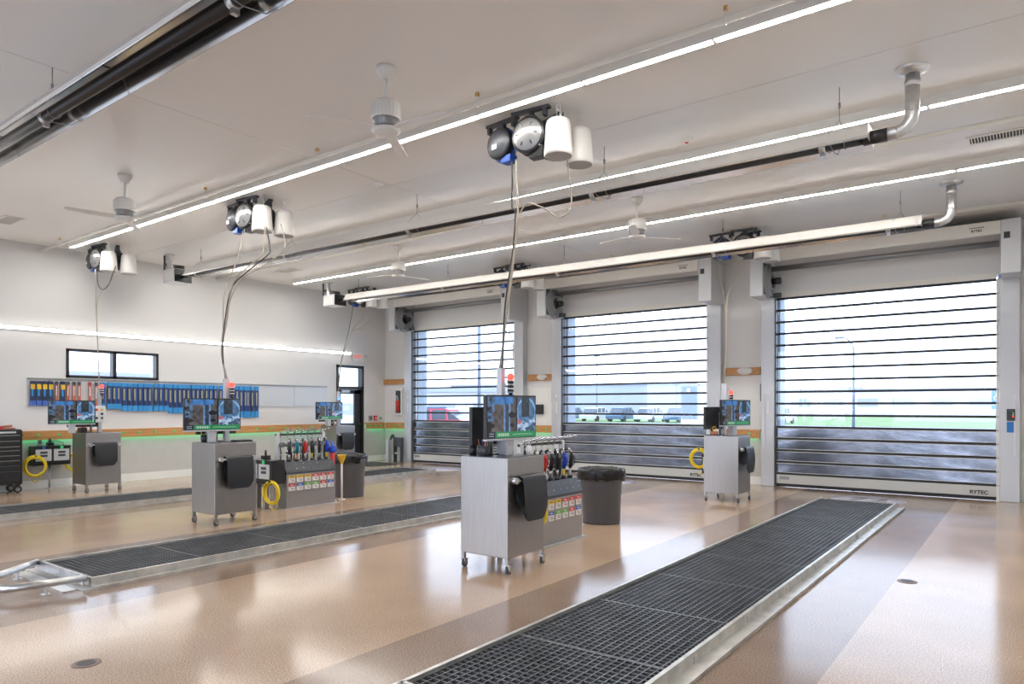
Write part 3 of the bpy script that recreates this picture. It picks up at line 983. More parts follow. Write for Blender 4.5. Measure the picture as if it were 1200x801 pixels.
# ------------------------------------------------------------------ reel groups
def make_reel(kind, loc, rotz, label):
    """reel axis is local y, drum centre at -0.25 below the ceiling bracket"""
    col = {'blue': 'black', 'grey': 'black', 'black': 'black'}[kind]
    R = {'blue': 0.165, 'grey': 0.19, 'black': 0.15}[kind]
    t = thing('hose_reel', label, 'reel', loc, rotz, 'ceiling hose and cord reels')
    b = B(); box(b, -0.22, 0.22, -0.03, 0.03, -0.03, 0); box(b, -0.2, -0.17, -0.03, 0.03, -0.1, -0.03); box(b, 0.15, 0.18, -0.03, 0.03, -0.1, -0.03)
    part('ceiling_bracket', b, 'charcoal', t)
    zc = -0.09 - R
    b = B(); cyl(b, (0, 0.02, -0.03), (0, 0.02, zc + R * 0.6), 0.03, seg=10); box(b, -0.05, 0.05, -0.04, 0.06, zc + R * 0.55, zc + R + 0.02)
    part('swivel_arm', b, 'charcoal', t)
    rx = Matrix.Translation((0, 0, zc)) @ Matrix.Rotation(pi / 2, 4, 'X')
    b = B(); lathe(b, [(0, -0.09), (R * 0.93, -0.09), (R * 0.97, -0.07), (R, -0.06), (R, -0.045), (R * 0.8, -0.04), (R * 0.8, 0.04), (R, 0.045), (R, 0.06), (R * 0.93, 0.075), (0, 0.075)], seg=30, mtx=rx)
    part('drum', b, col, t)
    b = B(); lathe(b, [(0, 0.115), (R * 0.25, 0.112), (R * 0.75, 0.09), (R * 0.86, 0.074)], seg=30, mtx=rx)
    fp = part('side_plate', b, 'greyplate' if kind == 'grey' else 'charcoal', t)
    b = B()
    if kind == 'blue':
        box(b, -0.05, 0.02, -0.115, -0.108, zc - 0.07, zc - 0.02); part('white_label', b, 'whitecard', fp)
        b = B(); tube(b, [(R * cos(a) * 1.02, 0.03, zc + R * sin(a) * 1.02) for a in [2 * pi * q / 24 for q in range(24)]], 0.012, 6, True); part('rim_band', b, 'bluemetal', t)
        b = B(); bbox(b, 0.02, 0.16, -0.05, 0.06, zc - R - 0.05, zc - R + 0.03, bev=0.01); part('hose_guide', b, 'bluemetal', t)
    else:
        for k in range(6):
            a = 2 * pi * k / 6
            m4 = Matrix.Translation((0, -0.088, zc)) @ Matrix.Rotation(a, 4, 'Y')
            box(b, R * 0.45, R * 0.66, -0.015, 0.0, -0.006, 0.006, m4)
        part('slots', b, 'black', fp)
        b = B(); bbox(b, 0.0, 0.16, -0.05, 0.06, zc - R - 0.05, zc - R + 0.06, bev=0.01); part('cord_guide', b, 'black', t)
        if kind == 'grey':
            b = B(); box(b, 0.09, 0.14, -0.07, 0.05, zc - R * 0.7, zc - R * 0.62, Matrix.Rotation(0, 4, 'Y')); part('rating_label', b, 'beige', t)
    return t


def make_speaker(loc, label):
    t = thing('pendant_speaker', label, 'speaker', loc, 0, 'white pendant speakers')
    zt = -0.17
    b = B(); lathe(b, [(0, zt), (0.095, zt), (0.115, zt - 0.015), (0.125, zt - 0.05), (0.145, zt - 0.33), (0.145, zt - 0.36), (0.135, zt - 0.37)], seg=32); part('shell', b, 'white', t)
    b = B(); lathe(b, [(0.135, zt - 0.37), (0.12, zt - 0.365), (0.0, zt - 0.365)], seg=32); part('grille', b, 'speakergrille', t)
    b = B()
    cyl(b, (-0.02, 0, zt), (-0.02, 0, 0), 0.004, seg=6); cyl(b, (0.02, 0, zt), (0.02, 0, 0), 0.004, seg=6)
    tube(b, spline([(0, 0, zt), (0.03, 0.01, zt + 0.06), (-0.02, 0, zt + 0.12), (0.0, 0, 0)]), 0.006, 6)
    part('suspension', b, 'white', t)
    return t


GN = ('in the group above the cart nearest the camera', 'in the group above the second cart', 'in the group near the left wall',
      'in the group before the rightmost doors', 'in the group before the leftmost doors', 'in the far left corner group')
first = {}


def group(gi, xb, yb, row):
    nm = GN[gi]
    for key, dx, dy, rz, lab in (('blue', 0.0, 0.05, radians(-6), 'blue and black hose reel '), ('grey', 0.42, -0.02, radians(6), 'large grey-faced reel '),
                                 ('black', 0.43, 0.30, radians(-20), 'small black cord reel ')):
        if key not in first:
            first[key] = make_reel(key, (xb + dx, yb + dy, CEIL), rz, lab + nm)
        else:
            dup(first[key], (xb + dx, yb + dy, CEIL), rz, lab + nm)
    for k, (dx, dy) in enumerate(((0.73, 0.02), (0.77, 0.36))):
        lab = '%s white pendant speaker %s' % (('front', 'rear')[k], nm)
        if 'sp' not in first:
            first['sp'] = make_speaker((xb + dx, yb + dy, CEIL), lab)
        else:
            dup(first['sp'], (xb + dx, yb + dy, CEIL), 0, lab)


group(0, -4.52, 5.86, 0)
group(1, -9.58, 5.86, 0)
group(2, -14.47, 5.88, 0)
group(3, -4.35, 12.0, 1)
group(4, -9.25, 12.0, 1)
group(5, -14.1, 12.0, 1)


# hanging cables
def cables(label, strands, base):
    t = thing('hanging_cable', label, 'cable', base)
    for pts, r, m in strands:
        b = B(); tube(b, spline([Vector(p) - Vector(base) for p in pts], 8), r, 6); part('strand', b, m, t)
    return t


# ================================================================== CARTS
SCR_W, SCR_H = 0.70, 0.395


def vnoise(x, y):
    i, j = int(x), int(y)
    fx, fy = x - i, y - j
    h = lambda a, b: random.Random(a * 131 + b * 7919).uniform(-1, 1)
    fx = fx * fx * (3 - 2 * fx); fy = fy * fy * (3 - 2 * fy)
    return (h(i, j) * (1 - fx) + h(i + 1, j) * fx) * (1 - fy) + (h(i, j + 1) * (1 - fx) + h(i + 1, j + 1) * fx) * fy


def paint(u, v):
    """screen picture: u,v in 0..1, v up"""
    if v < 0.145:
        if u < 0.16:
            if 0.03 < v < 0.06 and 0.03 < u < 0.13 or 0.085 < v < 0.11 and 0.03 < u < 0.13:
                return (0.35, 0.42, 0.5)
            return (0.01, 0.015, 0.04)
        c = (0.015, 0.26, 0.09)
        if 0.045 < v < 0.105 and 0.20 < u < 0.44 and int(u * 96) % 4 != 0:
            return (0.45, 0.62, 0.50)
        if 0.055 < v < 0.095 and 0.50 < u < 0.93 and int(u * 96) % 3 != 0:
            return (0.25, 0.50, 0.33)
        return c
    n = vnoise(u * 17, v * 10) + 0.6 * vnoise(u * 41 + 9, v * 24 + 5)
    if u < 0.57:
        if 0.36 < u < 0.42:
            base = (0.03, 0.055, 0.09)
        elif abs(u - 0.34) < 0.018 or abs(u - 0.44) < 0.018:
            base = (0.12, 0.25, 0.50)
        else:
            base = (0.085, 0.075, 0.075)
        if v > 0.82 and 0.1 < u < 0.52:
            base = (0.04, 0.15, 0.38)
        if u < 0.07 or (u - 0.5) ** 2 + (v - 0.55) ** 2 < 0.006 or (u - 0.09) ** 2 + (v - 0.30) ** 2 < 0.003 or (u - 0.50) ** 2 + (v - 0.30) ** 2 < 0.003:
            base = (0.01, 0.012, 0.016)
        if u < 0.14 and v > 0.4 and n > 0.05:
            base = (0.06, 0.13, 0.25)
    else:
        d = ((u - 0.80) / 0.20) ** 2 + ((v - 0.62) / 0.36) ** 2
        base = (0.05, 0.09, 0.15)
        if d < 1:
            base = (0.07, 0.17, 0.33)
        if abs(d - 0.95) < 0.12:
            base = (0.22, 0.42, 0.70)
        if abs(u - 0.78) < 0.085 and v > 0.5:
            base = (0.025, 0.035, 0.045)
        if v < 0.42 and n > 0.22:
            base = (0.30, 0.40, 0.55)
        if (u - 0.64) ** 2 + (v - 0.38) ** 2 < 0.004:
            base = (0.32, 0.12, 0.14)
        if u < 0.60:
            base = (0.01, 0.015, 0.025)
    k = 1 + 0.45 * n
    return tuple(max(0.0, c * k * 1.25) for c in base)


def screen_mesh():
    nu, nv = 96, 54
    bm = B()
    V = [[bm.verts.new((0, -SCR_W / 2 + SCR_W * i / nu, SCR_H * j / nv)) for i in range(nu + 1)] for j in range(nv + 1)]
    for j in range(nv):
        for i in range(nu):
            bm.faces.new((V[j][i], V[j][i + 1], V[j + 1][i + 1], V[j + 1][i]))
    me = bpy.data.meshes.new('screen')
    bm.to_mesh(me)
    bm.free()
    at = me.color_attributes.new('paint', 'FLOAT_COLOR', 'CORNER')
    flat = []
    for p in me.polygons:
        j, i = divmod(p.index, nu)
        c = paint((i + 0.5) / nu, (j + 0.5) / nv)
        flat += [c[0], c[1], c[2], 1.0] * 4
    at.data.foreach_set('color', flat)
    me.materials.append(M['screen'])
    return me


SCRM = screen_mesh()


def make_monitor(loc, rotz, label):
    t = thing('monitor', label, 'monitor', loc, rotz, 'lit monitors on the carts')
    b = B(); bbox(b, -0.045, 0.0, -SCR_W / 2 - 0.012, SCR_W / 2 + 0.012, 0.16, 0.16 + SCR_H + 0.03, bev=0.005); h = part('housing', b, 'black', t)
    put('screen', SCRM, h, (0.0015, 0, 0.175))
    b = B(); bbox(b, -0.05, 0.004, -SCR_W / 2 - 0.012, SCR_W / 2 + 0.012, 0.148, 0.168, bev=0.004); part('chin_bar', b, 'silver', t)
    b = B(); bbox(b, -0.13, -0.03, -0.045, 0.055, 0.0, 0.20, bev=0.006); box(b, -0.10, -0.04, -0.08, 0.08, 0.2, 0.36); part('stand', b, 'silver', t)
    return t


def make_backmon(loc, rotz, label):
    t = thing('monitor', label, 'monitor', loc, rotz, 'dark monitors seen from behind')
    b = B(); bbox(b, -0.02, 0.02, -0.27, 0.27, 0.10, 0.47, bev=0.008); part('housing', b, 'black', t)
    b = B(); bbox(b, 0.02, 0.05, -0.15, 0.15, 0.17, 0.38, bev=0.012); part('back_cover', b, 'blackmetal', t)
    b = B(); box(b, 0.02, 0.045, -0.03, 0.03, 0.0, 0.2); bbox(b, -0.06, 0.10, -0.1, 0.1, 0.0, 0.012, bev=0.004); part('stand', b, 'black', t)
    return t


def caster(parent, x, y, sw):
    b = B(); box(b, x - 0.017, x + 0.017, y - 0.017, y + 0.017, 0.085, 0.16); lg = part('leg', b, 'steel', parent)
    b = B(); cyl(b, (x + sw - 0.013, y, 0.033), (x + sw + 0.013, y, 0.033), 0.033, seg=16); part('caster_wheel', b, 'charcoal', lg)
    b = B(); box(b, x + sw - 0.02, x + sw - 0.015, y - 0.022, y + 0.022, 0.02, 0.085); box(b, x + sw + 0.015, x + sw + 0.02, y - 0.022, y + 0.022, 0.02, 0.085)
    box(b, x - 0.025, x + 0.03 + sw, y - 0.025, y + 0.025, 0.078, 0.086)
    cyl(b, (x + sw - 0.022, y, 0.033), (x + sw + 0.022, y, 0.033), 0.010, seg=8)
    part('caster_fork', b, 'chrome', lg)


def make_cart(loc, label):
    t = thing('service_cart', label, 'cart', loc, 0, 'stainless steel carts on casters')
    X, Y, Z0, Z1 = 0.285, 0.30, 0.14, 1.07
    b = B(); bbox(b, -X, X, -Y, Y, Z0, Z1, bev=0.006, seg=2); body = part('cabinet', b, 'steel', t)
    sm = B(); cyl(sm, (X, 0, 0), (X + 0.004, 0, 0), 0.006, seg=8); sm = mesh_of('screw', sm, M['chrome'])
    for zz in (0.95, 0.8, 0.65, 0.5):
        for y in (-Y + 0.025, Y - 0.025):
            put('screw', sm, body, (0, y, zz))
    b = B(); box(b, -X + 0.01, X - 0.01, -Y + 0.01, Y - 0.01, Z1 - 0.001, Z1 + 0.004); part('top_mat', b, 'charcoal', body)
    for sx in (-1, 1):
        for sy in (-1, 1):
            caster(t, sx * (X - 0.02), sy * (Y - 0.02), 0.012)
    # mast
    b = B(); box(b, -0.115, -0.055, 0.05, 0.11, Z1, 1.93); part('mast', b, 'silver', t)
    b = B(); cyl(b, (-0.10, -0.06, Z1), (-0.10, -0.06, 1.45), 0.018, seg=10); part('conduit', b, 'galv', t)
    # rod with a draped rubber mat
    b = B(); cyl(b, (X + 0.055, -0.24, 0.86), (X + 0.055, 0.24, 0.86), 0.014, seg=10)
    rod = part('rod', b, 'chrome', t)
    for y in (-0.24, 0.24):
        b = B(); cyl(b, (X, y, 0.86), (X + 0.07, y, 0.86), 0.03, seg=14); part('rod_bracket', b, 'coral' if False else 'galv', rod)
    # drape profile (x,z) going up behind the rod and down in front, lower front corners rounded
    b = B()
    def col(y, s):
        e = abs(y) / 0.19
        drop = 0.0 if e < 0.55 else ((e - 0.55) / 0.45) ** 2 * 0.085
        back = 0.60 + drop
        front = 0.475 + drop
        pr = []
        for k in range(7):
            q = k / 6; pr.append((X + 0.022 - 0.012 * sin(q * pi), back + (0.86 - back) * q))
        for k in range(1, 7):
            a = pi - pi * k / 7; pr.append((X + 0.055 + 0.034 * cos(a), 0.865 + 0.03 * sin(a)))
        for k in range(10):
            q = k / 9; pr.append((X + 0.090 + 0.018 * sin(q * pi * 0.8), 0.865 - (0.865 - front) * q))
        return [(x + s, z) for x, z in pr]
    ys = [-0.19 + 0.38 * k / 16 for k in range(17)]
    for off in (0.0, 0.008):
        G = [[b.verts.new((x if i >= 9 else x - off + 0.0, y, z)) if off == 0 else b.verts.new((x + (0.008 if i >= 10 else -0.006), y, z + (0.006 if 7 <= i <= 12 else 0))) for i, (x, z) in enumerate(col(y, 0))] for y in ys]
        for a, c in zip(G, G[1:]):
            for i in range(len(a) - 1):
                f = b.faces.new((a[i], a[i + 1], c[i + 1], c[i])); f.smooth = True
    part('draped_mat', b, 'rubber', t)
    return t


def stack_light(cart, x, y, z, kind):
    b = B(); cyl(b, (x, y, z - 0.16), (x, y, z), 0.008, seg=8); cyl(b, (x, y, z), (x, y, z + 0.03), 0.012, 0.03, seg=14)
    for k in range(3):
        cyl(b, (x, y, z + 0.035 + k * 0.04), (x, y, z + 0.06 + k * 0.04), 0.032, seg=14)
    s = part('stack_light', b, 'black', cart)
    b = B()
    for k in range(3):
        cyl(b, (x, y, z + 0.06 + k * 0.04), (x, y, z + 0.075 + k * 0.04), 0.029, seg=14)
    part('clear_ring', b, 'whitecard', s)
    b = B(); lathe(b, [(0.031, z + 0.155), (0.031, z + 0.20), (0.02, z + 0.215), (0, z + 0.218)], (x, y, 0), 14)
    part('lamp', b, kind, s)


CARTS = ((-4.14, 5.42, 'steel cart nearest the camera with a black mat over its rod'), (-8.73, 5.22, 'second steel cart, left of the centre, before the blue wiper packages'),
         (-13.80, 5.72, 'steel cart at the far left beside the wall and the black tool chest'), (-4.01, 11.38, 'steel cart at the right between the middle and rightmost roll-up doors'),
         (-13.92, 11.40, 'steel cart in front of the glass exit door'))
cart0 = make_cart((CARTS[0][0], CARTS[0][1], 0), CARTS[0][2])
carts = [cart0] + [dup(cart0, (x, y, 0), 0, l) for x, y, l in CARTS[1:]]
CL = ('the cart nearest the camera', 'the second cart left of the centre', 'the far left cart', 'the cart at the right between doors', 'the cart before the exit door')
for i, (c, kind, off) in enumerate(zip(carts, ('redlamp', 'redlamp', 'redlamp', 'redlamp', 'bluelamp'),
                                       ((0.02, 0.10, 1.66), (-0.02, 0.13, 1.66), (0.0, 0.09, 1.74), (0.02, 0.14, 1.60), (0.06, -0.02, 1.56)))):
    stack_light(c, off[0], off[1], off[2], kind)
mon0 = make_monitor((CARTS[0][0] + 0.10, CARTS[0][1] + 0.02, 1.074), radians(-5), 'lit monitor with a green banner on ' + CL[0])
for i, (dx, dy, rz) in enumerate(((0.10, -0.22, -12), (0.10, -0.45, -12), (0.13, 0.07, -20), (0.2, -0.42, -8)), 1):
    dup(mon0, (CARTS[i][0] + dx, CARTS[i][1] + dy, 1.074), radians(rz), 'lit monitor with a green banner on ' + CL[i])
bm0 = make_backmon((CARTS[0][0] - 0.16, CARTS[0][1] - 0.02, 1.074), radians(178), 'dark monitor seen from behind, left of the lit screen on ' + CL[0])
for i, (dx, dy, rz) in enumerate(((-0.17, -0.02, 172), (-0.12, -0.17, 172), (-0.17, -0.16, 168), (-0.16, -0.17, 175)), 1):
    dup(bm0, (CARTS[i][0] + dx, CARTS[i][1] + dy, 1.074), radians(rz), 'dark monitor back beside the lit screen on ' + CL[i])
# grey button box on cart C
t = thing('button_box', 'grey control box with six buttons beside the screen on the far left cart', 'control box', (CARTS[2][0] + 0.12, CARTS[2][1] - 0.03, 1.26))
b = B(); bbox(b, 0, 0.05, -0.11, 0.11, 0, 0.3, bev=0.008); part('housing', b, 'silverlite', t)
b = B(); box(b, -0.12, 0.0, -0.02, 0.05, 0.05, 0.12); part('arm', b, 'silver', t)
for j in range(3):
    for k in range(2):
        b = B(); cyl(b, (0.05, -0.045 + 0.09 * k, 0.23 - 0.075 * j), (0.062, -0.045 + 0.09 * k, 0.23 - 0.075 * j), 0.022, seg=12)
        part('button', b, (('redcard', 'yelcard'), ('whitecard', 'black'), ('black', 'grey'))[j][k], t)


# little things on the cart tops
def cup(loc, label, m='black', stuff=None):
    t = thing('pen_cup', label, 'cup', loc)
    b = B(); lathe(b, [(0, 0.002), (0.038, 0.002), (0.042, 0.10), (0.038, 0.10), (0.034, 0.01), (0, 0.01)], seg=18); part('cup', b, m, t)
    for k, mm in enumerate(stuff or []):
        a = k * 2.1; dx, dy = 0.018 * cos(a), 0.018 * sin(a)
        b = B(); cyl(b, (dx, dy, 0.015), (dx * 2.0, dy * 2.0, 0.135 + 0.012 * (k % 3)), 0.005, seg=6); part('pen', b, mm, t)
    return t


A = CARTS[0]
cup((A[0] - 0.20, A[1] - 0.22, 1.074), 'black cup holding yellow-handled scissors at the left of the nearest cart top', 'black', ['chrome', 'chrome'])
t = thing('scissors', 'yellow-handled scissors standing in the black cup on the nearest cart', 'scissors', (A[0] - 0.20, A[1] - 0.22, 1.09))
b = B(); box(b, -0.004, 0.004, -0.003, 0.003, 0.0, 0.1); part('blades', b, 'chrome', t)
b = B()
for s in (-1, 1):
    tube(b, [(s * 0.018 + 0.016 * cos(a), 0, 0.125 + 0.025 * sin(a)) for a in [2 * pi * q / 12 for q in range(12)]], 0.006, 6, True)
part('handles', b, 'yellow', t)
cup((A[0] - 0.12, A[1] - 0.18, 1.074), 'black cup full of coloured markers on the nearest cart', 'grey', ['redcard', 'bluecard', 'coral', 'lime', 'orange'])
cup((A[0] - 0.05, A[1] - 0.22, 1.074), 'small dark pot of brushes beside the markers on the nearest cart', 'charcoal', ['beige', 'beige', 'black'])
t = thing('spray_bottle', 'small clear bottle with a silver cap at the right of the nearest cart top', 'bottle', (A[0] + 0.2, A[1] + 0.16, 1.074))
b = B(); lathe(b, [(0, 0), (0.03, 0), (0.032, 0.07), (0.02, 0.085), (0.012, 0.09)], seg=16); part('bottle', b, 'whitecard', t)
b = B(); lathe(b, [(0.016, 0.088), (0.016, 0.11), (0, 0.112)], seg=12); part('cap', b, 'chrome', t)
t = thing('steel_cup', 'shiny steel cup at the right of the nearest cart top', 'cup', (A[0] + 0.12, A[1] + 0.24, 1.074))
b = B(); lathe(b, [(0, 0.002), (0.036, 0.002), (0.036, 0.09), (0.032, 0.09), (0.032, 0.01), (0, 0.01)], seg=18); part('cup', b, 'chrome', t)
b = B(); lathe(b, [(0.036, 0.085), (0.039, 0.09), (0.036, 0.095)], seg=18); part('rim', b, 'chrome', t)
Bc = CARTS[1]
cup((Bc[0] - 0.05, Bc[1] - 0.26, 1.074), 'black cup of red pens on the second cart', 'black', ['redcard', 'redcard', 'yelcard', 'coral'])
t = thing('keyboard', 'black keyboard lying on the second cart behind the screen', 'keyboard', (Bc[0] + 0.15, Bc[1] + 0.16, 1.074))
b = B(); bbox(b, -0.06, 0.08, -0.12, 0.12, 0, 0.02, bev=0.004); part('case', b, 'black', t)
b = B()
for q in range(4):
    for p in range(10):
        box(b, -0.05 + q * 0.03, -0.028 + q * 0.03, -0.11 + p * 0.022, -0.092 + p * 0.022, 0.02, 0.025)
part('keys', b, 'charcoal', t)['kind'] = 'stuff'
Cc = CARTS[2]
t = thing('parts_bin', 'black bin with red odds and ends on the far left cart', 'bin', (Cc[0] - 0.02, Cc[1] - 0.24, 1.074))
b = B()
for q in ((-0.08, 0.08, -0.05, -0.045, 0, 0.09), (-0.08, 0.08, 0.045, 0.05, 0, 0.09), (-0.08, -0.075, -0.05, 0.05, 0, 0.09), (0.075, 0.08, -0.05, 0.05, 0, 0.09), (-0.08, 0.08, -0.05, 0.05, 0, 0.005)):
    box(b, *q)
part('tub', b, 'black', t)
b = B(); cyl(b, (-0.05, 0, 0.06), (0.05, 0.01, 0.1), 0.02, seg=10); part('red_tool', b, 'redcard', t)
Dc = CARTS[3]
t = thing('parts_bin', 'terracotta-coloured tub on the cart between the right doors', 'bin', (Dc[0] - 0.13, Dc[1] - 0.24, 1.074))
b = B(); lathe(b, [(0, 0), (0.05, 0), (0.06, 0.07), (0.055, 0.07), (0.046, 0.008), (0, 0.008)], seg=18); part('tub', b, 'coral', t)
b = B(); tube(b, [(0.03 * cos(a), 0, 0.11 + 0.035 * sin(a)) for a in [2 * pi * q / 14 for q in range(14)]], 0.006, 6, True); cyl(b, (0, 0, 0.01), (0, 0, 0.08), 0.006); part('yellow_handle', b, 'yellow', t)
Ec = CARTS[4]
t = thing('potted_plant', 'tiny potted plant on the cart before the exit door', 'plant', (Ec[0] + 0.05, Ec[1] - 0.26, 1.074))
b = B(); lathe(b, [(0, 0), (0.045, 0), (0.055, 0.06), (0.05, 0.06), (0, 0.05)], seg=16); part('pot', b, 'black', t)
b = B()
for k in range(14):
    a = k * 2.4
    tube(b, [(0.01 * cos(a), 0.01 * sin(a), 0.05), (0.03 * cos(a), 0.03 * sin(a), 0.1), (0.055 * cos(a), 0.055 * sin(a), 0.11 - 0.002 * k)], [0.004, 0.008, 0.001], 5)
part('leaves', b, 'plant', t)

# cables from reels to mast tops
mt = lambda i: Vector((CARTS[i][0] - 0.085, CARTS[i][1] + 0.08, 1.93))
m = mt(0)
cables('thick bundle of beige and black cables falling to the mast of the nearest cart', [
    ([(-4.28, 5.83, 4.12), (-4.27, 5.82, 3.9), (-4.22, 5.78, 3.6), (-4.2, 5.7, 3.2), (-4.17, 5.52, 2.5), m], 0.011, 'beige'),
    ([(-4.35, 5.85, 4.12), (-4.33, 5.83, 3.9), (-4.31, 5.80, 3.62), (-4.24, 5.76, 3.55), (-4.21, 5.68, 3.15), (-4.18, 5.50, 2.5), m + Vector((0.02, 0, 0))], 0.008, 'cable'),
    ([(-3.76, 5.97, 4.15), (-3.74, 5.98, 4.0), (-3.72, 6.0, 3.75), (-3.72, 6.0, 3.56), (-3.82, 5.95, 3.47), (-3.98, 5.88, 3.58), (-4.13, 5.80, 3.62), (-4.2, 5.74, 3.4), (-4.17, 5.6, 2.8), m + Vector((-0.02, 0, 0))], 0.008, 'beige'),
    ([(-4.14, 5.46, 2.3), (-4.08, 5.5, 2.2), (-4.06, 5.46, 1.9), (-4.12, 5.42, 1.75)], 0.005, 'beige')], m)
m = mt(1)
cables('cables looping down to the mast of the second cart', [
    ([(-9.2, 5.8, 4.12), (-9.18, 5.7, 3.7), (-9.17, 5.55, 3.35), (-9.13, 5.45, 3.1), (-8.98, 5.35, 2.6), (-8.92, 5.30, 2.3), m], 0.008, 'beige'),
    ([(-8.72, 5.84, 4.12), (-8.70, 5.8, 3.75), (-8.74, 5.7, 3.6), (-8.95, 5.5, 3.3), (-8.98, 5.4, 2.7), (-8.93, 5.30, 2.3), m + Vector((0.02, 0, 0))], 0.011, 'beige'),
    ([(-8.72, 5.86, 4.12), (-8.62, 5.85, 3.8), (-8.6, 5.8, 3.68), (-8.8, 5.62, 3.45), (-8.98, 5.48, 3.2), (-8.99, 5.38, 2.7), (-8.9, 5.30, 2.28), m + Vector((-0.02, 0, 0))], 0.009, 'cable'),
    ([(-8.55, 5.98, 4.15), (-8.46, 5.98, 3.9), (-8.46, 5.95, 3.75), (-8.65, 5.8, 3.55), (-8.9, 5.55, 3.3), (-9.0, 5.4, 2.8), (-8.93, 5.3, 2.3), m], 0.008, 'beige')], m)
m = mt(2)
cables('thin cables with a loop falling to the mast of the far left cart', [
    ([(-14.06, 5.8, 4.12), (-14.02, 5.79, 3.8), (-13.98, 5.78, 3.4), (-13.92, 5.78, 2.8), m], 0.010, 'beige'),
    ([(-13.98, 5.8, 4.14), (-13.95, 5.8, 3.85), (-13.8, 5.82, 3.72), (-13.62, 5.85, 3.8), (-13.58, 5.9, 4.0), (-13.56, 5.95, 4.15)], 0.008, 'cable'),
    ([(-13.55, 5.95, 4.1), (-13.7, 5.9, 3.85), (-13.9, 5.82, 3.65), (-13.97, 5.79, 3.4), (-13.92, 5.78, 2.7), m], 0.006, 'beige')], m)
m = mt(3)
cables('two thin cords joining above the mast of the right-hand cart', [
    ([(-4.41, 11.95, 4.12), (-4.30, 11.8, 3.8), (-4.12, 11.55, 3.35), (-4.05, 11.45, 2.8), m], 0.007, 'beige'),
    ([(-3.94, 11.92, 4.1), (-3.98, 11.8, 3.8), (-4.06, 11.55, 3.4), (-4.05, 11.45, 2.8), m], 0.009, 'beige')], m)
m = mt(4)
cables('thin cables slanting down to the mast before the exit door', [
    ([(-14.0, 11.95, 4.12), (-13.96, 11.85, 3.8), (-13.9, 11.7, 3.4), (-13.95, 11.5, 2.6), m], 0.007, 'cable'),
    ([(-13.5, 11.95, 4.1), (-13.58, 11.85, 3.75), (-13.78, 11.72, 3.45), (-13.92, 11.52, 2.7), m], 0.010, 'beige'),
    ([(-13.3, 12.1, 4.12), (-13.3, 12.0, 3.8), (-13.55, 11.85, 3.55), (-13.8, 11.7, 3.4), (-13.92, 11.5, 2.6), m], 0.007, 'beige')], m)


# ================================================================== DISPENSING ISLANDS
def inflator(loc, rotz, label, legs=()):
    """black double unit, displays face local -y"""
    t = thing('air_inflator', label, 'air unit', loc, rotz)
    b = B(); bbox(b, -0.31, 0.31, -0.12, 0.12, 0, 0.36, bev=0.01); part('case', b, 'black', t)
    b = B(); box(b, -0.29, 0.29, -0.135, -0.12, 0.01, 0.05); box(b, -0.31, 0.31, -0.14, -0.12, 0.335, 0.36); part('lip', b, 'blackmetal', t)
    for k, (x, mm) in enumerate(((-0.15, 'bluelamp'), (0.15, 'greenglow'))):
        b = B(); bbox(b, x - 0.13, x + 0.13, -0.14, -0.12, 0.08, 0.30, bev=0.006); d = part('display_panel', b, 'silverlite', t)
        b = B(); box(b, x - 0.06, x + 0.06, -0.144, -0.14, 0.22, 0.26); box(b, x - 0.06, x + 0.06, -0.144, -0.14, 0.16, 0.20); part('readout', b, 'charcoal', d)
        b = B(); cyl(b, (x, -0.14, 0.33), (x, -0.15, 0.33), 0.028, seg=14); part('round_marker', b, 'bluecard' if k == 0 else 'greenglow', t)
    for x in legs:
        b = B(); box(b, x - 0.03, x + 0.03, -0.02, 0.05, -loc[2], 0.0); part('leg', b, 'steel', t)
    b = B(); box(b, -0.05, 0.05, -0.05, 0.05, 0.36, 0.42); cyl(b, (0, 0, 0.42), (0, 0, 0.5), 0.015); part('air_valve', b, 'blackmetal', t)
    return t


def coil(loc, rotz, label, turns=5, R=0.15):
    t = thing('air_hose', label, 'hose', loc, rotz, 'coiled yellow air hoses')
    b = B()
    pts = []
    N = 24
    rnd = random.Random(int(abs(loc[0]) * 100))
    turns += 3
    offs = [(rnd.uniform(0.78, 1.06), rnd.uniform(-0.04, 0.04), rnd.uniform(-0.012, 0.012)) for _ in range(turns + 1)]
    for k in range(turns * N):
        i, q = divmod(k, N)
        q /= N
        A_, C_ = offs[i], offs[i + 1]
        rr = R * (A_[0] * (1 - q) + C_[0] * q)
        a = 2 * pi * q + pi / 2
        pts.append((rr * cos(a) + A_[2], A_[1] * (1 - q) + C_[1] * q, -R + rr * 1.1 * sin(a)))
    tube(b, pts, 0.0135, 7); part('coil', b, 'yellow', t)
    b = B(); tube(b, spline([(0.06, 0.03, -1.6 * R), (0.08, 0.03, -2.3 * R), (0.0, 0.03, -2.75 * R), (-0.05, 0.03, -2.4 * R)]), 0.008, 6); part('tail', b, 'yellow', t)
    b = B(); box(b, -0.012, 0.012, -0.05, 0.06, 0.0, 0.03); part('hanging_hook', b, 'black', t)
    return t


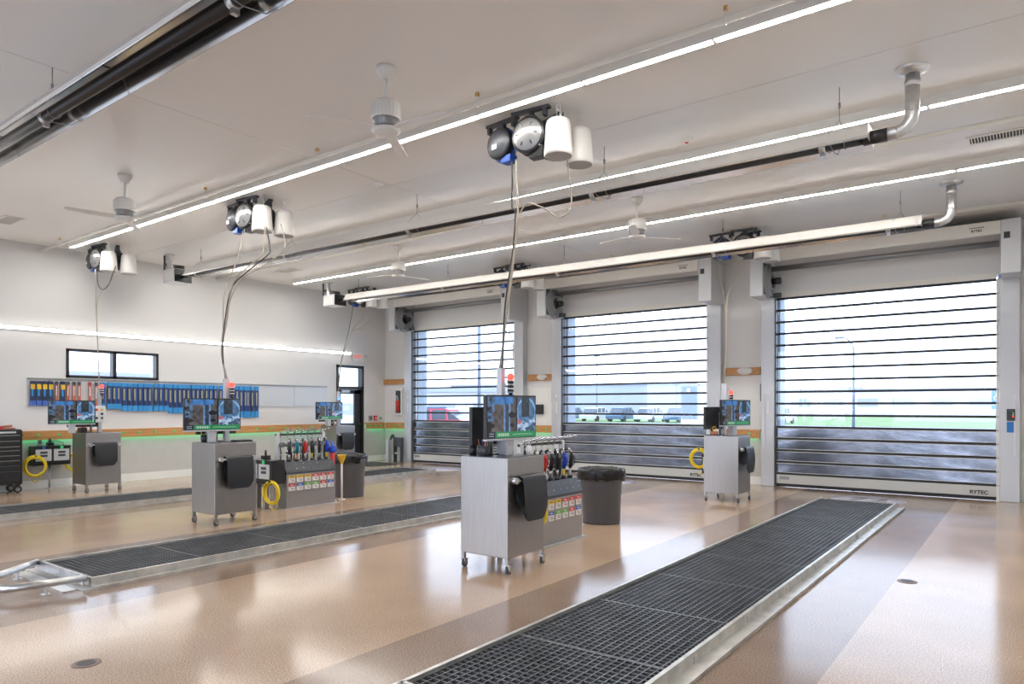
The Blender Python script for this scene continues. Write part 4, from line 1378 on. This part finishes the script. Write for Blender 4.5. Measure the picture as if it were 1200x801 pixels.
def gun(loc, rotz, grip, tip, label):
    t = thing('dispensing_gun', label, 'nozzle', loc, rotz, 'fluid dispensing guns in the island ports')
    b = B(); tube(b, [(0, 0, -0.05), (0, 0, 0.03), (0.0, 0, 0.08)], [0.012, 0.014, 0.018], 8); part('nozzle', b, tip, t)
    b = B(); tube(b, [(0, 0, 0.07), (0.015, 0, 0.13), (0.03, 0, 0.20), (0.02, 0, 0.25)], [0.022, 0.028, 0.026, 0.02], 10); part('grip', b, grip, t)
    b = B(); tube(b, [(0.03, 0, 0.09), (0.075, 0, 0.13), (0.08, 0, 0.19), (0.04, 0, 0.23)], 0.007, 6); part('trigger_guard', b, grip, t)
    b = B(); tube(b, [(0.02, 0, 0.25), (-0.005, 0, 0.285), (-0.05, 0, 0.295)], 0.012, 8); part('swivel', b, 'chrome', t)
    b = B(); tube(b, spline([(-0.04, 0, 0.295), (-0.09, 0.01, 0.27), (-0.10, 0.02, 0.15), (-0.12, 0.03, 0.02), (-0.13, 0.03, -0.03)]), 0.014, 8); part('hose', b, 'cable', t)
    return t


CARDS = (('yelcard', 'yelcard', 'yelcard', 'redcard', 'redcard', 'redcard'), ('redcard', 'bluecard', 'lime', 'lime', 'redcard', 'bluecard'))


def island(loc, label, where, guns):
    """front face x=0 looking +x, runs along +y for 0.92 m, depth to x=-0.42"""
    t = thing('fluid_island', label, 'dispenser', loc)
    L, D = 0.92, 0.42
    b = B(); bbox(b, -D, 0, 0, L, 0.0, 0.52, bev=0.006); cab = part('cabinet', b, 'steel', t)
    b = B(); box(b, -D - 0.05, 0.05, -0.05, L + 0.05, 0.0, 0.01); part('floor_plate', b, 'frame', t)
    b = B(); prism(b, [(0.004, 0.52), (0.004, 0.55), (-0.07, 0.70), (-D, 0.70), (-D, 0.52)], 'y', -0.004, L + 0.004); cap = part('sloped_cap', b, 'charcoal', t)
    b = B()
    for k in range(7):
        cyl(b, (0.004 - 0.02, 0.06 + k * 0.133, 0.60), (0.010 - 0.02, 0.06 + k * 0.133, 0.603), 0.007, seg=6)
        cyl(b, (0.004 - 0.05, 0.06 + k * 0.133, 0.66), (0.010 - 0.05, 0.06 + k * 0.133, 0.663), 0.007, seg=6)
    part('bolts', b, 'chrome', cap)['kind'] = 'stuff'
    for k in range(6):
        b = B(); y = 0.14 + k * 0.14
        cyl(b, (-0.13, y, 0.69), (-0.12, y, 0.74), 0.035, 0.03, seg=14); part('port', b, 'black', t)
    for r in range(2):
        for k in range(6):
            y = 0.035 + k * 0.146; z = 0.395 - r * 0.125
            b = B(); box(b, 0.001, 0.004, y, y + 0.115, z, z + 0.105); cd = part('label_card', b, 'whitecard', t)
            b = B(); box(b, 0.004, 0.0055, y, y + 0.115, z + 0.065, z + 0.105); part('header_band', b, CARDS[r][k], cd)
            b = B()
            box(b, 0.0055, 0.0062, y + 0.03, y + 0.085, z + 0.08, z + 0.09); part('print', b, 'charcoal' if CARDS[r][k] == 'yelcard' else 'whitecard', cd)
            b = B()
            box(b, 0.004, 0.005, y + 0.02, y + 0.09, z + 0.045, z + 0.05); box(b, 0.004, 0.005, y + 0.05, y + 0.095, z + 0.02, z + 0.034); part('small_print', b, 'coral' if r == 0 and k > 2 else 'greyplate', cd)
    # rack of spouts
    for y in (0.03, L - 0.03):
        b = B(); box(b, -0.30, -0.25, y - 0.025, y + 0.025, 0.70, 1.14); part('rack_post', b, 'silverlite', t)
    b = B(); box(b, -0.29, -0.26, 0.0, L, 1.10, 1.13); part('rack_bar', b, 'black', t)
    for k in range(7):
        y = 0.08 + k * 0.125
        b = B(); tube(b, spline([(-0.27, y, 0.86), (-0.27, y, 1.0), (-0.27, y, 1.1), (-0.25, y, 1.155), (-0.17, y + 0.01, 1.17), (-0.10, y + 0.02, 1.19), (-0.05, y + 0.025, 1.205)], 5), 0.011, 8); sp = part('spout', b, 'chrome', t)
        b = B(); cyl(b, (-0.30, y, 0.96), (-0.20, y, 0.96), 0.042, seg=16); cyl(b, (-0.20, y, 0.96), (-0.19, y, 0.96), 0.034, seg=16); part('meter', b, 'greyplate', sp)
        b = B(); cyl(b, (-0.27, y, 0.70), (-0.27, y, 0.9), 0.014, seg=8); cyl(b, (-0.27, y, 0.82), (-0.27, y, 0.87), 0.024, seg=10); part('valve', b, 'chrome', sp)
    gl = ['%s dispensing gun, %s port from the left on %s' % (g[0], ORD[k], where) for k, g in enumerate(guns)]
    for k, g in enumerate(guns):
        gun((loc[0] - 0.125, loc[1] + 0.14 + k * 0.14, 0.75), radians(-35 + 12 * (k % 3)), g[1], g[2], gl[k])
    return t


GUNS = (('teal', 'teal', 'orange'), ('red', 'red', 'chrome'), ('black', 'black', 'chrome'), ('black', 'blackmetal', 'chrome'), ('blue', 'blue', 'yellow'), ('white-tipped black', 'black', 'whitecard'))
island((-4.28, 6.25, 0), 'steel fluid island with coloured label cards behind the nearest cart', 'the nearest island', GUNS)
island((-8.98, 6.38, 0), 'steel fluid island with coloured label cards beside the second cart and bin', 'the second island',
       (('black', 'black', 'chrome'), ('teal', 'teal', 'orange'), ('red', 'red', 'chrome'), ('yellow-tipped black', 'black', 'yellow'), ('black', 'blackmetal', 'chrome'), ('blue', 'blue', 'yellow')))
inflator((-9.27, 6.22, 0.39), 0, 'black air unit with two grey displays on the end of the second island', (-0.22, -0.02, 0.2))
inflator((-4.60, 6.08, 0.39), 0, 'black air unit behind the nearest cart', (-0.22, 0.2))
coil((-8.86, 6.04, 0.44), radians(8), 'coiled yellow air hose hanging on the second island', 5, 0.15)
coil((-9.52, 6.04, 0.36), radians(50), 'coiled yellow air hose hanging between the second cart and its island', 4, 0.12)
coil((-4.26, 6.13, 0.55), radians(60), 'coiled yellow air hose behind the black mat of the nearest cart', 5, 0.15)
inflator((-4.38, 12.12, 0.35), 0, 'black air unit behind the right-hand cart, almost hidden', (-0.1, 0.2))
coil((-4.74, 12.0, 0.78), radians(10), 'coiled yellow air hose beside the right-hand cart', 5, 0.16)

# fluid bottles and funnel beside the bins
for (x, y, nm) in ((-9.17, 7.39, 'at the end of the second island'), (-4.75, 7.45, 'behind the spouts of the nearest island')):
    t = thing('fluid_bottle', 'red tube with blue cap ' + nm, 'bottle', (x, y, 0))
    b = B(); cyl(b, (0, 0, 0), (0, 0, 0.02), 0.07, seg=18); cyl(b, (0, 0, 0.02), (0, 0, 0.36), 0.028, seg=12); part('white_stand', b, 'white', t)
    b = B(); cyl(b, (0, 0, 0.36), (0, 0, 0.80), 0.042, seg=16); part('red_tube', b, 'redcard', t)
    b = B(); lathe(b, [(0.05, 0.80), (0.07, 0.82), (0.07, 0.88), (0.05, 0.90), (0.022, 0.91), (0.018, 0.98), (0, 0.985)], seg=20); part('blue_cap', b, 'blue', t)
    b = B(); cyl(b, (-0.05, 0.02, 0.32), (0.05, 0.02, 0.32), 0.018, seg=10); part('red_valve', b, 'red', t)
t = thing('funnel', 'yellow plastic funnel on a clear pole between the second island and the bin', 'funnel', (-9.16, 7.58, 0))
b = B(); lathe(b, [(0.02, 0.60), (0.075, 0.74), (0.08, 0.745), (0.07, 0.74), (0.015, 0.60)], seg=20); part('funnel_cone', b, 'yelcard', t)
b = B(); cyl(b, (0, 0, 0.01), (0, 0, 0.61), 0.017, seg=10); cyl(b, (0, 0, 0), (0, 0, 0.012), 0.06, seg=16); part('pole', b, 'whitecard', t)


# ------------------------------------------------------------------ bins
def make_bin(loc, label):
    t = thing('waste_bin', label, 'bin', loc, 0, 'grey round waste bins with black liners')
    b = B()
    lathe(b, [(0, 0.012), (0.235, 0.012), (0.245, 0.0), (0.25, 0.02), (0.268, 0.55), (0.285, 0.56), (0.288, 0.655), (0.30, 0.66), (0.305, 0.70), (0.29, 0.70), (0.275, 0.56), (0.24, 0.04), (0, 0.04)], seg=44)
    part('tub', b, 'grey', t)
    for a in (radians(200), radians(20)):
        b = B(); m4 = Matrix.Rotation(a, 4, 'Z'); bbox(b, 0.275, 0.325, -0.07, 0.07, 0.56, 0.655, bev=0.012, mtx=m4); part('handle', b, 'grey', t)
    b = B()
    rnd = random.Random(3)
    seg = 56
    rows = [(0.24, 0.45), (0.286, 0.69), (0.305, 0.725), (0.314, 0.72), (0.318, 0.685), (0.312, 0.62), (0.305, 0.585)]
    rings = []
    for k, (r, z) in enumerate(rows):
        rings.append([b.verts.new(((r + (rnd.uniform(-0.006, 0.009) if k > 1 else 0)) * cos(2 * pi * i / seg), (r + (rnd.uniform(-0.004, 0.009) if k > 1 else 0)) * sin(2 * pi * i / seg),
                                   z + (rnd.uniform(-0.014, 0.012) if k != 1 else 0))) for i in range(seg)])
    for p, q in zip(rings, rings[1:]):
        for i in range(seg):
            f = b.faces.new((p[i], p[(i + 1) % seg], q[(i + 1) % seg], q[i])); f.smooth = True
    part('liner', b, 'bag', t)
    return t


bin0 = make_bin((-4.60, 8.20, 0), 'grey waste bin with a black liner right of the nearest island')
dup(bin0, (-9.46, 7.99, 0), radians(-12), 'grey waste bin with a black liner left of centre, beyond the second island')

# ================================================================== LEFT WALL FITTINGS
rk = thing('wiper_rack', 'long perforated steel rack on the left wall holding wiper packages', 'rack', (XL, 5.0, 1.55))
b = B()
for k, (a, c) in enumerate(((0.0, 1.3), (1.31, 2.9), (2.91, 4.85), (4.86, 5.87), (5.88, 6.9))):
    pb = B(); box(pb, 0.006, 0.02, a, c, 0.0, 0.54); pn = part('rack_panel', pb, 'silverlite', rk)
b = B(); box(b, 0.02, 0.034, 0, 6.9, 0.50, 0.54); part('top_rail', b, 'greyplate', rk)
pg = B()
for k in range(50):
    cyl(pg, (0.034, 0.05 + k * 0.139, 0.52), (0.05, 0.05 + k * 0.139, 0.52), 0.006, seg=6)
part('pegs', pg, 'greyplate', rk)['kind'] = 'stuff'
b = B(); box(b, 0.0, 0.006, 0, 6.9, 0.02, 0.52); part('mounting_strip', b, 'greyplate', rk)


def make_pack(h, w, body, head, foot, accent, name='wiper_package'):
    """hangs from its top at z=0 down to -h, flat against the wall on x"""
    t = thing(name, 'x', 'wiper package', (0, 0, 0))
    b = B(); bbox(b, 0.0, 0.022, -w / 2, w / 2, -h, 0, bev=0.005, seg=1); part('sleeve', b, body, t)
    b = B(); bbox(b, -0.001, 0.028, -w / 2 - 0.002, w / 2 + 0.002, -h * 0.14, 0.002, bev=0.006, seg=1); part('header', b, head, t)
    b = B(); box(b, -0.0005, 0.025, -w / 2 - 0.001, w / 2 + 0.001, -h - 0.001, -h * 0.80); part('foot', b, foot, t)
    b = B(); box(b, 0.0222, 0.024, -w * 0.26, w * 0.10, -h * 0.62, -h * 0.20); part('blade_window', b, accent[0], t)
    b = B(); box(b, 0.0222, 0.0245, w * 0.14, w * 0.42, -h * 0.80, -h * 0.14); part('edge_stripe', b, accent[1], t)
    return t


def place_packs(ys, hs, proto_fn, labels, group, x=XL + 0.05, ztop=2.03):
    protos = {}
    for i, (y, h) in enumerate(zip(ys, hs)):
        if h not in protos:
            o = proto_fn(h); protos[h] = o; o.location = (x, y, ztop); o.name = 'wiper_package'
        else:
            o = dup(protos[h], (x, y, ztop))
        o['label'] = labels[i]
        o['group'] = group


ys = [5.077, 5.179, 5.279, 5.378, 5.582]
place_packs(ys, [0.46] * 5, lambda h: make_pack(h, 0.085, 'navy', 'navy', 'bluecard', ('sky', 'navy')),
            ['navy wiper package with a yellow tag, %s at the left end of the rack' % ORD[i] for i in range(5)], 'yellow-tagged wiper packages')
tagm = B(); box(tagm, 0.0222, 0.0255, -0.036, 0.036, -0.155, -0.05); tagm = mesh_of('yellow_tag', tagm, M['yelcard'])
for o in [o for o in COL.objects if o.get('group') == 'yellow-tagged wiper packages']:
    put('yellow_tag', tagm, o)
ys = [5.475, 5.674, 5.777, 5.871, 6.064, 6.182]
place_packs(ys, [0.44, 0.44, 0.44, 0.44, 0.441, 0.52], lambda h: make_pack(h, 0.05, 'coral', 'red' if h == 0.441 else 'charcoal', 'redcard', ('whitecard', 'redcard')),
            ['slim red wiper package, %s of the red ones from the left' % ORD[i] for i in range(6)], 'slim red wiper packages')
ys = [6.301, 6.429, 6.526, 6.608, 6.719, 6.824, 6.932, 7.039, 7.142, 7.238, 7.364, 7.473, 7.583, 7.676, 7.781, 7.884, 7.98, 8.077, 8.194, 8.293, 8.394, 8.505, 8.607, 8.721, 8.847,
      8.953, 9.049, 9.155, 9.256, 9.366, 9.478, 9.545, 9.659, 9.773]
hs = [0.53 if i < 4 else 0.575 if i < 13 else 0.63 if i < 29 else 0.74 for i in range(34)]
place_packs(ys, hs, lambda h: make_pack(h, 0.094, 'navy', 'sky', 'sky', ('straw', 'bluemetal')),
            ['blue-topped wiper package, %s from the left in the long blue run' % ORD[i] for i in range(34)], 'blue wiper packages')

# wall air unit, tool chest, alarms, sign
inflator((XL + 0.15, 5.33, 0.45), pi / 2, 'black air unit with two grey displays on the left wall by the tool chest')
t = thing('unit_post', 'thin steel post under the air unit on the left wall', 'post', (XL + 0.13, 5.33, 0))
b = B(); cyl(b, (0, 0, 0.01), (0, 0, 0.45), 0.018, seg=10); part('post', b, 'galv', t)
b = B(); cyl(b, (0, 0, 0), (0, 0, 0.012), 0.05, seg=14); part('foot_plate', b, 'galv', t)
coil((XL + 0.33, 5.03, 0.62), radians(80), 'coiled yellow air hose between the tool chest and the wall air unit', 5, 0.17)
coil((XL + 0.22, 5.72, 0.62), radians(70), 'coiled yellow air hose between the wall air unit and the far left cart', 4, 0.15)
t = thing('outlet_box', 'small grey outlet box with a cord under the rail above the wall air unit', 'outlet', (XL + 0.012, 5.2, 0.84))
b = B(); box(b, 0, 0.04, -0.03, 0.03, -0.0, 0.08); box(b, 0, 0.04, 0.14, 0.2, -0.0, 0.08); part('box', b, 'greyplate', t)
b = B(); tube(b, spline([(0.04, 0.17, 0.04), (0.08, 0.25, 0.06), (0.08, 0.36, 0.02), (0.06, 0.4, -0.05)]), 0.006, 6); part('cord', b, 'cable', t)

tcx = (XL + 0.03, XL + 0.50)
t = thing('tool_chest', 'black rolling tool chest against the left wall', 'tool chest', (XL, 4.25, 0))
b = B(); bbox(b, 0.03, 0.50, -0.52, 0.52, 0.16, 1.13, bev=0.012); part('body', b, 'blackmetal', t)
z = 1.05
for h in (0.10, 0.10, 0.07, 0.09, 0.09, 0.09, 0.10, 0.20):
    b = B(); bbox(b, 0.50, 0.518, -0.49, 0.47, z - h + 0.008, z - 0.006, bev=0.004, seg=1); d = part('drawer', b, 'black', t)
    b = B(); box(b, 0.518, 0.53, -0.49, 0.47, z - 0.022, z - 0.010); part('handle', b, 'charcoal' if z < 0.6 else 'greyplate', d)
    z -= h
b = B(); box(b, 0.50, 0.508, 0.12, 0.42, 1.075, 1.105); part('name_plate', b, 'silverlite', t)
b = B(); box(b, 0.2, 0.3, 0.52, 0.60, 1.02, 1.035); part('side_hook', b, 'black', t)
b = B(); box(b, 0.05, 0.48, -0.5, 0.5, 1.13, 1.14); part('top_liner', b, 'rubber', t)
for (x, y) in ((0.44, 0.46), (0.10, 0.46), (0.44, -0.46), (0.10, -0.46)):
    b = B(); cyl(b, (x - 0.025, y, 0.065), (x + 0.025, y, 0.065), 0.065, seg=20); w_ = part('caster_wheel', b, 'rubber', t)
    b = B(); cyl(b, (x + 0.025, y, 0.065), (x + 0.03, y, 0.065), 0.035, seg=14); part('hub', b, 'greyplate', w_)
    b = B(); box(b, x - 0.035, x + 0.035, y - 0.04, y + 0.04, 0.13, 0.165); part('caster_fork', b, 'black', t)
t = thing('hand_tool', 'red and brown hand tools lying on the black tool chest', 'tool', (XL + 0.3, 4.55, 1.14))
b = B(); bbox(b, -0.04, 0.04, -0.14, -0.02, 0, 0.05, bev=0.01); part('red_grip', b, 'redcard', t)
b = B(); bbox(b, -0.03, 0.05, -0.03, 0.16, 0, 0.03, bev=0.008); cyl(b, (0, -0.05, 0.045), (0, 0.12, 0.06), 0.02); part('tool_body', b, 'coral', t)

t = thing('exit_sign', 'white EXIT sign with red letters on the left wall above the exit door', 'sign', (XL, 12.95, 2.93))
b = B(); bbox(b, 0.0, 0.05, -0.20, 0.20, -0.13, 0.13, bev=0.012); part('housing', b, 'trim', t)
lettering('EXIT', 0.135, 'exitred', t, Matrix.Translation((0.051, 0, 0)) @ Matrix.Rotation(pi / 2, 4, 'Z') @ Matrix.Rotation(pi / 2, 4, 'X'), 0.002, 0.002)
for s in (-1, 1):
    b = B(); lathe(b, [(0.0, 0.0), (0.04, 0.0), (0.05, 0.05), (0, 0.055)], seg=14, mtx=Matrix.Translation((0.03, s * 0.26, 0.02)) @ Matrix.Rotation(pi / 2, 4, 'Y')); box(b, 0.0, 0.03, s * 0.19 - 0.02, s * 0.26 + 0.02, 0.0, 0.03)
    part('lamp_head', b, 'whitecard', t)
for k, (y, mm, nm) in enumerate(((13.42, 'greyplate', 'grey'), (13.60, 'redcard', 'red'), (13.78, 'whitecard', 'white'))):
    t = thing('alarm_box', 'small %s wall box above the rail near the exit door' % nm, 'alarm', (XL, y, 1.22))
    b = B(); bbox(b, 0, 0.05, -0.05, 0.05, -0.07, 0.07, bev=0.006); part('box', b, mm, t)
    b = B(); box(b, 0.05, 0.056, -0.025, 0.025, -0.03, 0.02); part('lever', b, 'whitecard' if mm == 'redcard' else 'charcoal', t)
t = thing('fire_cabinet', 'white framed fire extinguisher cabinet left of the leftmost roll-up door', 'cabinet', (-14.40, YD, 1.30))
b = B(); bbox(b, -0.15, 0.15, -0.06, 0, 0, 0.75, bev=0.008); part('frame', b, 'white', t)
b = B(); box(b, -0.10, 0.10, -0.064, -0.06, 0.06, 0.70); part('dark_panel', b, 'charcoal', t)
b = B(); cyl(b, (0.02, -0.09, 0.10), (0.02, -0.09, 0.42), 0.05, seg=14); part('extinguisher', b, 'redcard', t)
b = B(); tube(b, spline([(0.02, -0.09, 0.42), (0.0, -0.09, 0.52), (-0.05, -0.09, 0.55), (-0.06, -0.09, 0.4)]), 0.012, 6); part('extinguisher_hose', b, 'silverlite', t)

# guard posts beside the leftmost door
t = thing('guard_post', 'grey guard post with a bent hoop left of the leftmost roll-up door', 'post', (-14.38, 13.55, 0))
b = B(); bbox(b, -0.06, 0.06, -0.06, 0.06, 0, 0.62, bev=0.01); part('post', b, 'silver', t)
b = B(); tube(b, spline([(0.0, 0.06, 0.58), (0.01, 0.1, 0.70), (0.05, 0.12, 0.74), (0.08, 0.13, 0.66)]), 0.035, 8); part('hoop', b, 'charcoal', t)
t = thing('track_stand', 'grey steel stand on the floor beside the leftmost door column', 'stand', (-14.17, 13.72, 0))
b = B(); box(b, -0.14, 0.16, -0.05, 0.05, 0.42, 0.68); part('panel', b, 'charcoal', t)
b = B(); box(b, -0.14, -0.10, -0.05, 0.05, 0, 0.42); box(b, 0.12, 0.16, -0.05, 0.05, 0, 0.42); part('legs', b, 'charcoal', t)
b = B(); box(b, -0.10, 0.12, -0.04, 0.04, 0.22, 0.27); part('cross_bar', b, 'silver', t)
# black wall box + bell between doors 1 and 2, phone-like
t = thing('wall_box', 'black box on the pier between the leftmost and middle doors', 'box', (-9.5, YD, 1.36))
b = B(); bbox(b, -0.14, 0.06, -0.12, 0, 0, 0.24, bev=0.01); part('case', b, 'black', t)
b = B(); tube(b, spline([(-0.2, -0.05, 0.2), (-0.22, -0.05, 0.05), (-0.21, -0.05, -0.2), (-0.2, -0.05, -0.4)]), 0.015, 6); part('conduit', b, 'charcoal', t)
t = thing('wall_panel', 'white flat panel on the pier between the leftmost and middle doors', 'panel', (-9.5, YD, 1.1))
b = B(); box(b, -0.36, 0.36, -0.006, 0, 0, 0.93); part('sheet', b, 'trim', t)
b = B(); box(b, -0.36, 0.36, -0.009, -0.006, 0.92, 0.93); part('edge', b, 'silverlite', t)

# ================================================================== OUTSIDE
def ground(name, x0, x1, y0, y1, z, m, label):
    b = B()
    box(b, x0, x1, y0, y1, z - 0.05, z)
    return struct(name, b, m, label=label)


ground('ground', -260, 200, YD + 0.35, 320, -0.06, 'asphalt', 'pale asphalt lot outside the doors')
ground('ground', -260, XL - 0.25, -60, YD + 0.35, -0.06, 'asphalt', 'pale asphalt beside the building')
ground('ground', XL - 0.25, 60, -60, YB - 0.3, -0.06, 'asphalt', 'pale driveway behind the camera')
ground('lawn', -70, 60, 62, 120, -0.03, 'grass', 'strip of grass beyond the lot')


def make_car(loc, rotz, m, label, group=None):
    t = thing('car', label, 'car', loc, rotz, group)
    b = B(); prism(b, [(-2.2, 0.3), (-2.25, 0.65), (-2.1, 0.85), (-1.3, 0.95), (1.2, 0.95), (2.1, 0.82), (2.25, 0.6), (2.2, 0.3)], 'y', -0.88, 0.88); part('body', b, m, t)
    b = B(); prism(b, [(-1.75, 0.94), (-1.1, 1.42), (0.5, 1.45), (1.25, 0.94)], 'y', -0.74, 0.74); g = part('glasshouse', b, 'carglass', t)
    b = B(); prism(b, [(-1.15, 1.42), (-1.0, 1.49), (0.4, 1.51), (0.6, 1.45)], 'y', -0.72, 0.72)
    for x in (-1.12, -0.3, 0.55):
        box(b, x - 0.05, x + 0.05, -0.76, 0.76, 0.94, 1.44)
    part('roof', b, m, t)
    for x in (-1.35, 1.35):
        for y in (-0.8, 0.8):
            b = B(); cyl(b, (x, y - 0.1, 0.32), (x, y + 0.1, 0.32), 0.32, seg=18); part('wheel', b, 'rubber', t)
    return t


OZ = -0.06
make_car((-23.7, 26.0, OZ), radians(20), 'carred', 'red car parked outside the leftmost roll-up door')
make_car((-26.5, 36.0, OZ), radians(5), 'carwhite', 'white car parked farther out beyond the red car')
make_car((-21.5, 13.5, OZ), radians(80), 'carwhite', 'white car outside the glass exit door')
cw = make_car((-44, 66, OZ), radians(90), 'carwhite', 'white car at the left end of the far parked row', 'cars in the far parking row')
cbl = make_car((-40.8, 66, OZ), radians(90), 'carblue', 'blue car beside the leftmost white car of the far row', 'cars in the far parking row')
for k in range(2, 9):
    src = cw if k % 2 == 0 else cbl
    dup(src, (-44 + 3.2 * k, 66, OZ), radians(90), '%s car, %s from the left in the far parking row' % ('white' if k % 2 == 0 else 'blue', ORD[k]))


def building(loc, rotz, w, d, h, m, label, nwin=6, band='fargrey'):
    t = thing('building', label, 'building', loc, rotz)
    b = B(); box(b, -w / 2, w / 2, 0, d, 0, h); part('walls', b, m, t)
    b = B(); box(b, -w / 2 - 0.3, w / 2 + 0.3, -0.3, d + 0.3, h, h + 0.35); part('roof_edge', b, band, t)
    for k in range(nwin):
        x = -w / 2 + w * (k + 0.5) / nwin
        b = B(); box(b, x - w / nwin * 0.3, x + w / nwin * 0.3, -0.05, 0.0, h * 0.3, h * 0.65); part('window', b, 'fargrey', t)
    return t


building((-18, 170, OZ), 0, 70, 12, 5.2, 'farwall', 'long low white building across the grass', 10)
building((-95, 150, OZ), radians(25), 60, 14, 7.0, 'fargrey', 'blue-grey warehouse far beyond the middle door', 8)
building((-42, 46, OZ), radians(40), 20, 8, 2.9, 'farwall', 'white building with a canopy beyond the leftmost door', 5)
building((-70, 15, OZ), radians(90), 40, 10, 4.5, 'farwall', 'white building seen through the exit door glass', 6)
t = thing('container', 'green waste container outside the leftmost roll-up door', 'container', (-26.3, 27.9, OZ), radians(40))
b = B(); bbox(b, -0.85, 0.85, -0.6, 0.6, 0.1, 1.5, bev=0.03); part('tub', b, 'signteal', t)
b = B(); bbox(b, -0.88, 0.88, -0.62, 0.62, 1.5, 1.6, bev=0.03); part('lid', b, 'signnavy', t)
for k, (x, y, s) in enumerate(((-60, 190, 7), (-48, 195, 6), (-38, 200, 6.5), (-75, 185, 8), (-90, 182, 7), (-28, 204, 5))):
    t = thing('bare_tree', 'hazy bare tree, %s in the far tree line from the left' % ORD[(2, 3, 4, 1, 0, 5)[k]], 'tree', (x, y, OZ), 0, 'far tree line')
    b = B(); cyl(b, (0, 0, 0), (0, 0, s * 0.5), 0.3, 0.15, seg=8); part('trunk', b, 'fartree', t)
    b = B(); bmesh.ops.create_icosphere(b, subdivisions=3, radius=s * 0.45)
    rnd = random.Random(k)
    for v in b.verts:
        v.co *= 1 + rnd.uniform(-0.22, 0.12)
        v.co.x *= 1.8
        v.co.z = v.co.z * 0.75 + s * 0.7
    part('crown', b, 'fartree', t)

# lamp post, sign posts
t = thing('lamp_post', 'tall street lamp beyond the rightmost roll-up door', 'lamp', (-10.5, 57.0, OZ))
b = B(); cyl(b, (0, 0, 0), (0, 0, 6.0), 0.11, 0.08, seg=10); part('pole', b, 'pole', t)
b = B(); tube(b, spline([(0, 0, 5.9), (-0.1, -0.05, 6.3), (-0.45, -0.25, 6.7), (-0.7, -0.4, 6.75)]), 0.045, 6); part('arm', b, 'pole', t)
b = B(); bbox(b, -1.2, -0.6, -0.5, -0.25, 6.70, 6.85, bev=0.04); part('lamp_head', b, 'pole', t)
t = thing('utility_pole', 'tall slim pole beyond the leftmost roll-up door', 'pole', (-25.4, 31.0, OZ))
b = B(); cyl(b, (0, 0, 0), (0, 0, 9.0), 0.10, 0.08, seg=10); part('pole', b, 'pole', t)
b = B(); box(b, -0.6, 0.6, -0.04, 0.04, 8.6, 8.75); part('cross_arm', b, 'pole', t)
for k, (x, y, h) in enumerate(((-41, 72, 7.5), (-26.5, 72, 9.5), (-50, 72, 4.5), (-31, 72, 4))):
    t = thing('light_pole', 'thin distant pole beyond the middle door, %s from the left' % ORD[(1, 3, 0, 2)[k]], 'pole', (x, y, OZ), 0, 'thin far poles')
    b = B(); cyl(b, (0, 0, 0), (0, 0, h), 0.05, seg=6); part('shaft', b, 'pole', t)
    b = B(); box(b, -0.35, 0.35, -0.08, 0.08, h, h + 0.1); part('head', b, 'pole', t)
# accessibility sign
t = thing('parking_sign', 'blue accessible parking sign on a post beyond the rightmost door', 'sign', (-1.02, 34.1, OZ))
b = B(); cyl(b, (0, 0, 0), (0, 0, 2.2), 0.035, seg=8); part('post', b, 'pole', t)
b = B(); box(b, -0.17, 0.17, -0.05, -0.035, 1.72, 2.24); p_ = part('plate', b, 'signblue', t)
b = B()
cyl(b, (-0.01, -0.051, 2.15), (-0.01, -0.056, 2.15), 0.03, seg=10)
box(b, -0.025, 0.01, -0.056, -0.051, 1.98, 2.11); box(b, -0.02, 0.07, -0.056, -0.051, 2.0, 2.03); box(b, 0.05, 0.075, -0.056, -0.051, 1.9, 2.02)
tube(b, [(0.0 + 0.085 * cos(a), -0.053, 1.95 + 0.085 * sin(a)) for a in [radians(100) + radians(250) * q / 12 for q in range(13)]], 0.012, 5)
part('wheelchair_symbol', b, 'whitecard', p_)
b = B(); box(b, -0.17, 0.17, -0.05, -0.035, 1.50, 1.66); part('lower_plate', b, 'signblue', t)
# monument sign
t = thing('monument_sign', 'slate blue and pale teal roadside sign beyond the middle roll-up door', 'sign', (-17.3, 43.2, OZ), radians(37))
b = B(); box(b, -0.9, 0.05, -0.2, 0.2, 0.8, 2.9); part('blue_panel', b, 'signnavy', t)
b = B(); box(b, 0.05, 0.9, -0.2, 0.2, 0.8, 2.9); pn = part('teal_panel', b, 'whitecard', t)
b = B(); box(b, -0.62, -0.42, -0.22, -0.2, 2.55, 2.78); part('white_mark', b, 'whitecard', t)
b = B(); box(b, 0.05, 0.13, -0.21, -0.2, 0.8, 2.9); box(b, 0.82, 0.9, -0.21, -0.2, 0.8, 2.9); box(b, 0.52, 0.85, -0.21, -0.2, 1.75, 1.98); part('teal_band', b, 'signteal', pn)
b = B(); box(b, -0.9, 0.9, -0.18, 0.18, 0.0, 0.8); part('base', b, 'farwall', t)
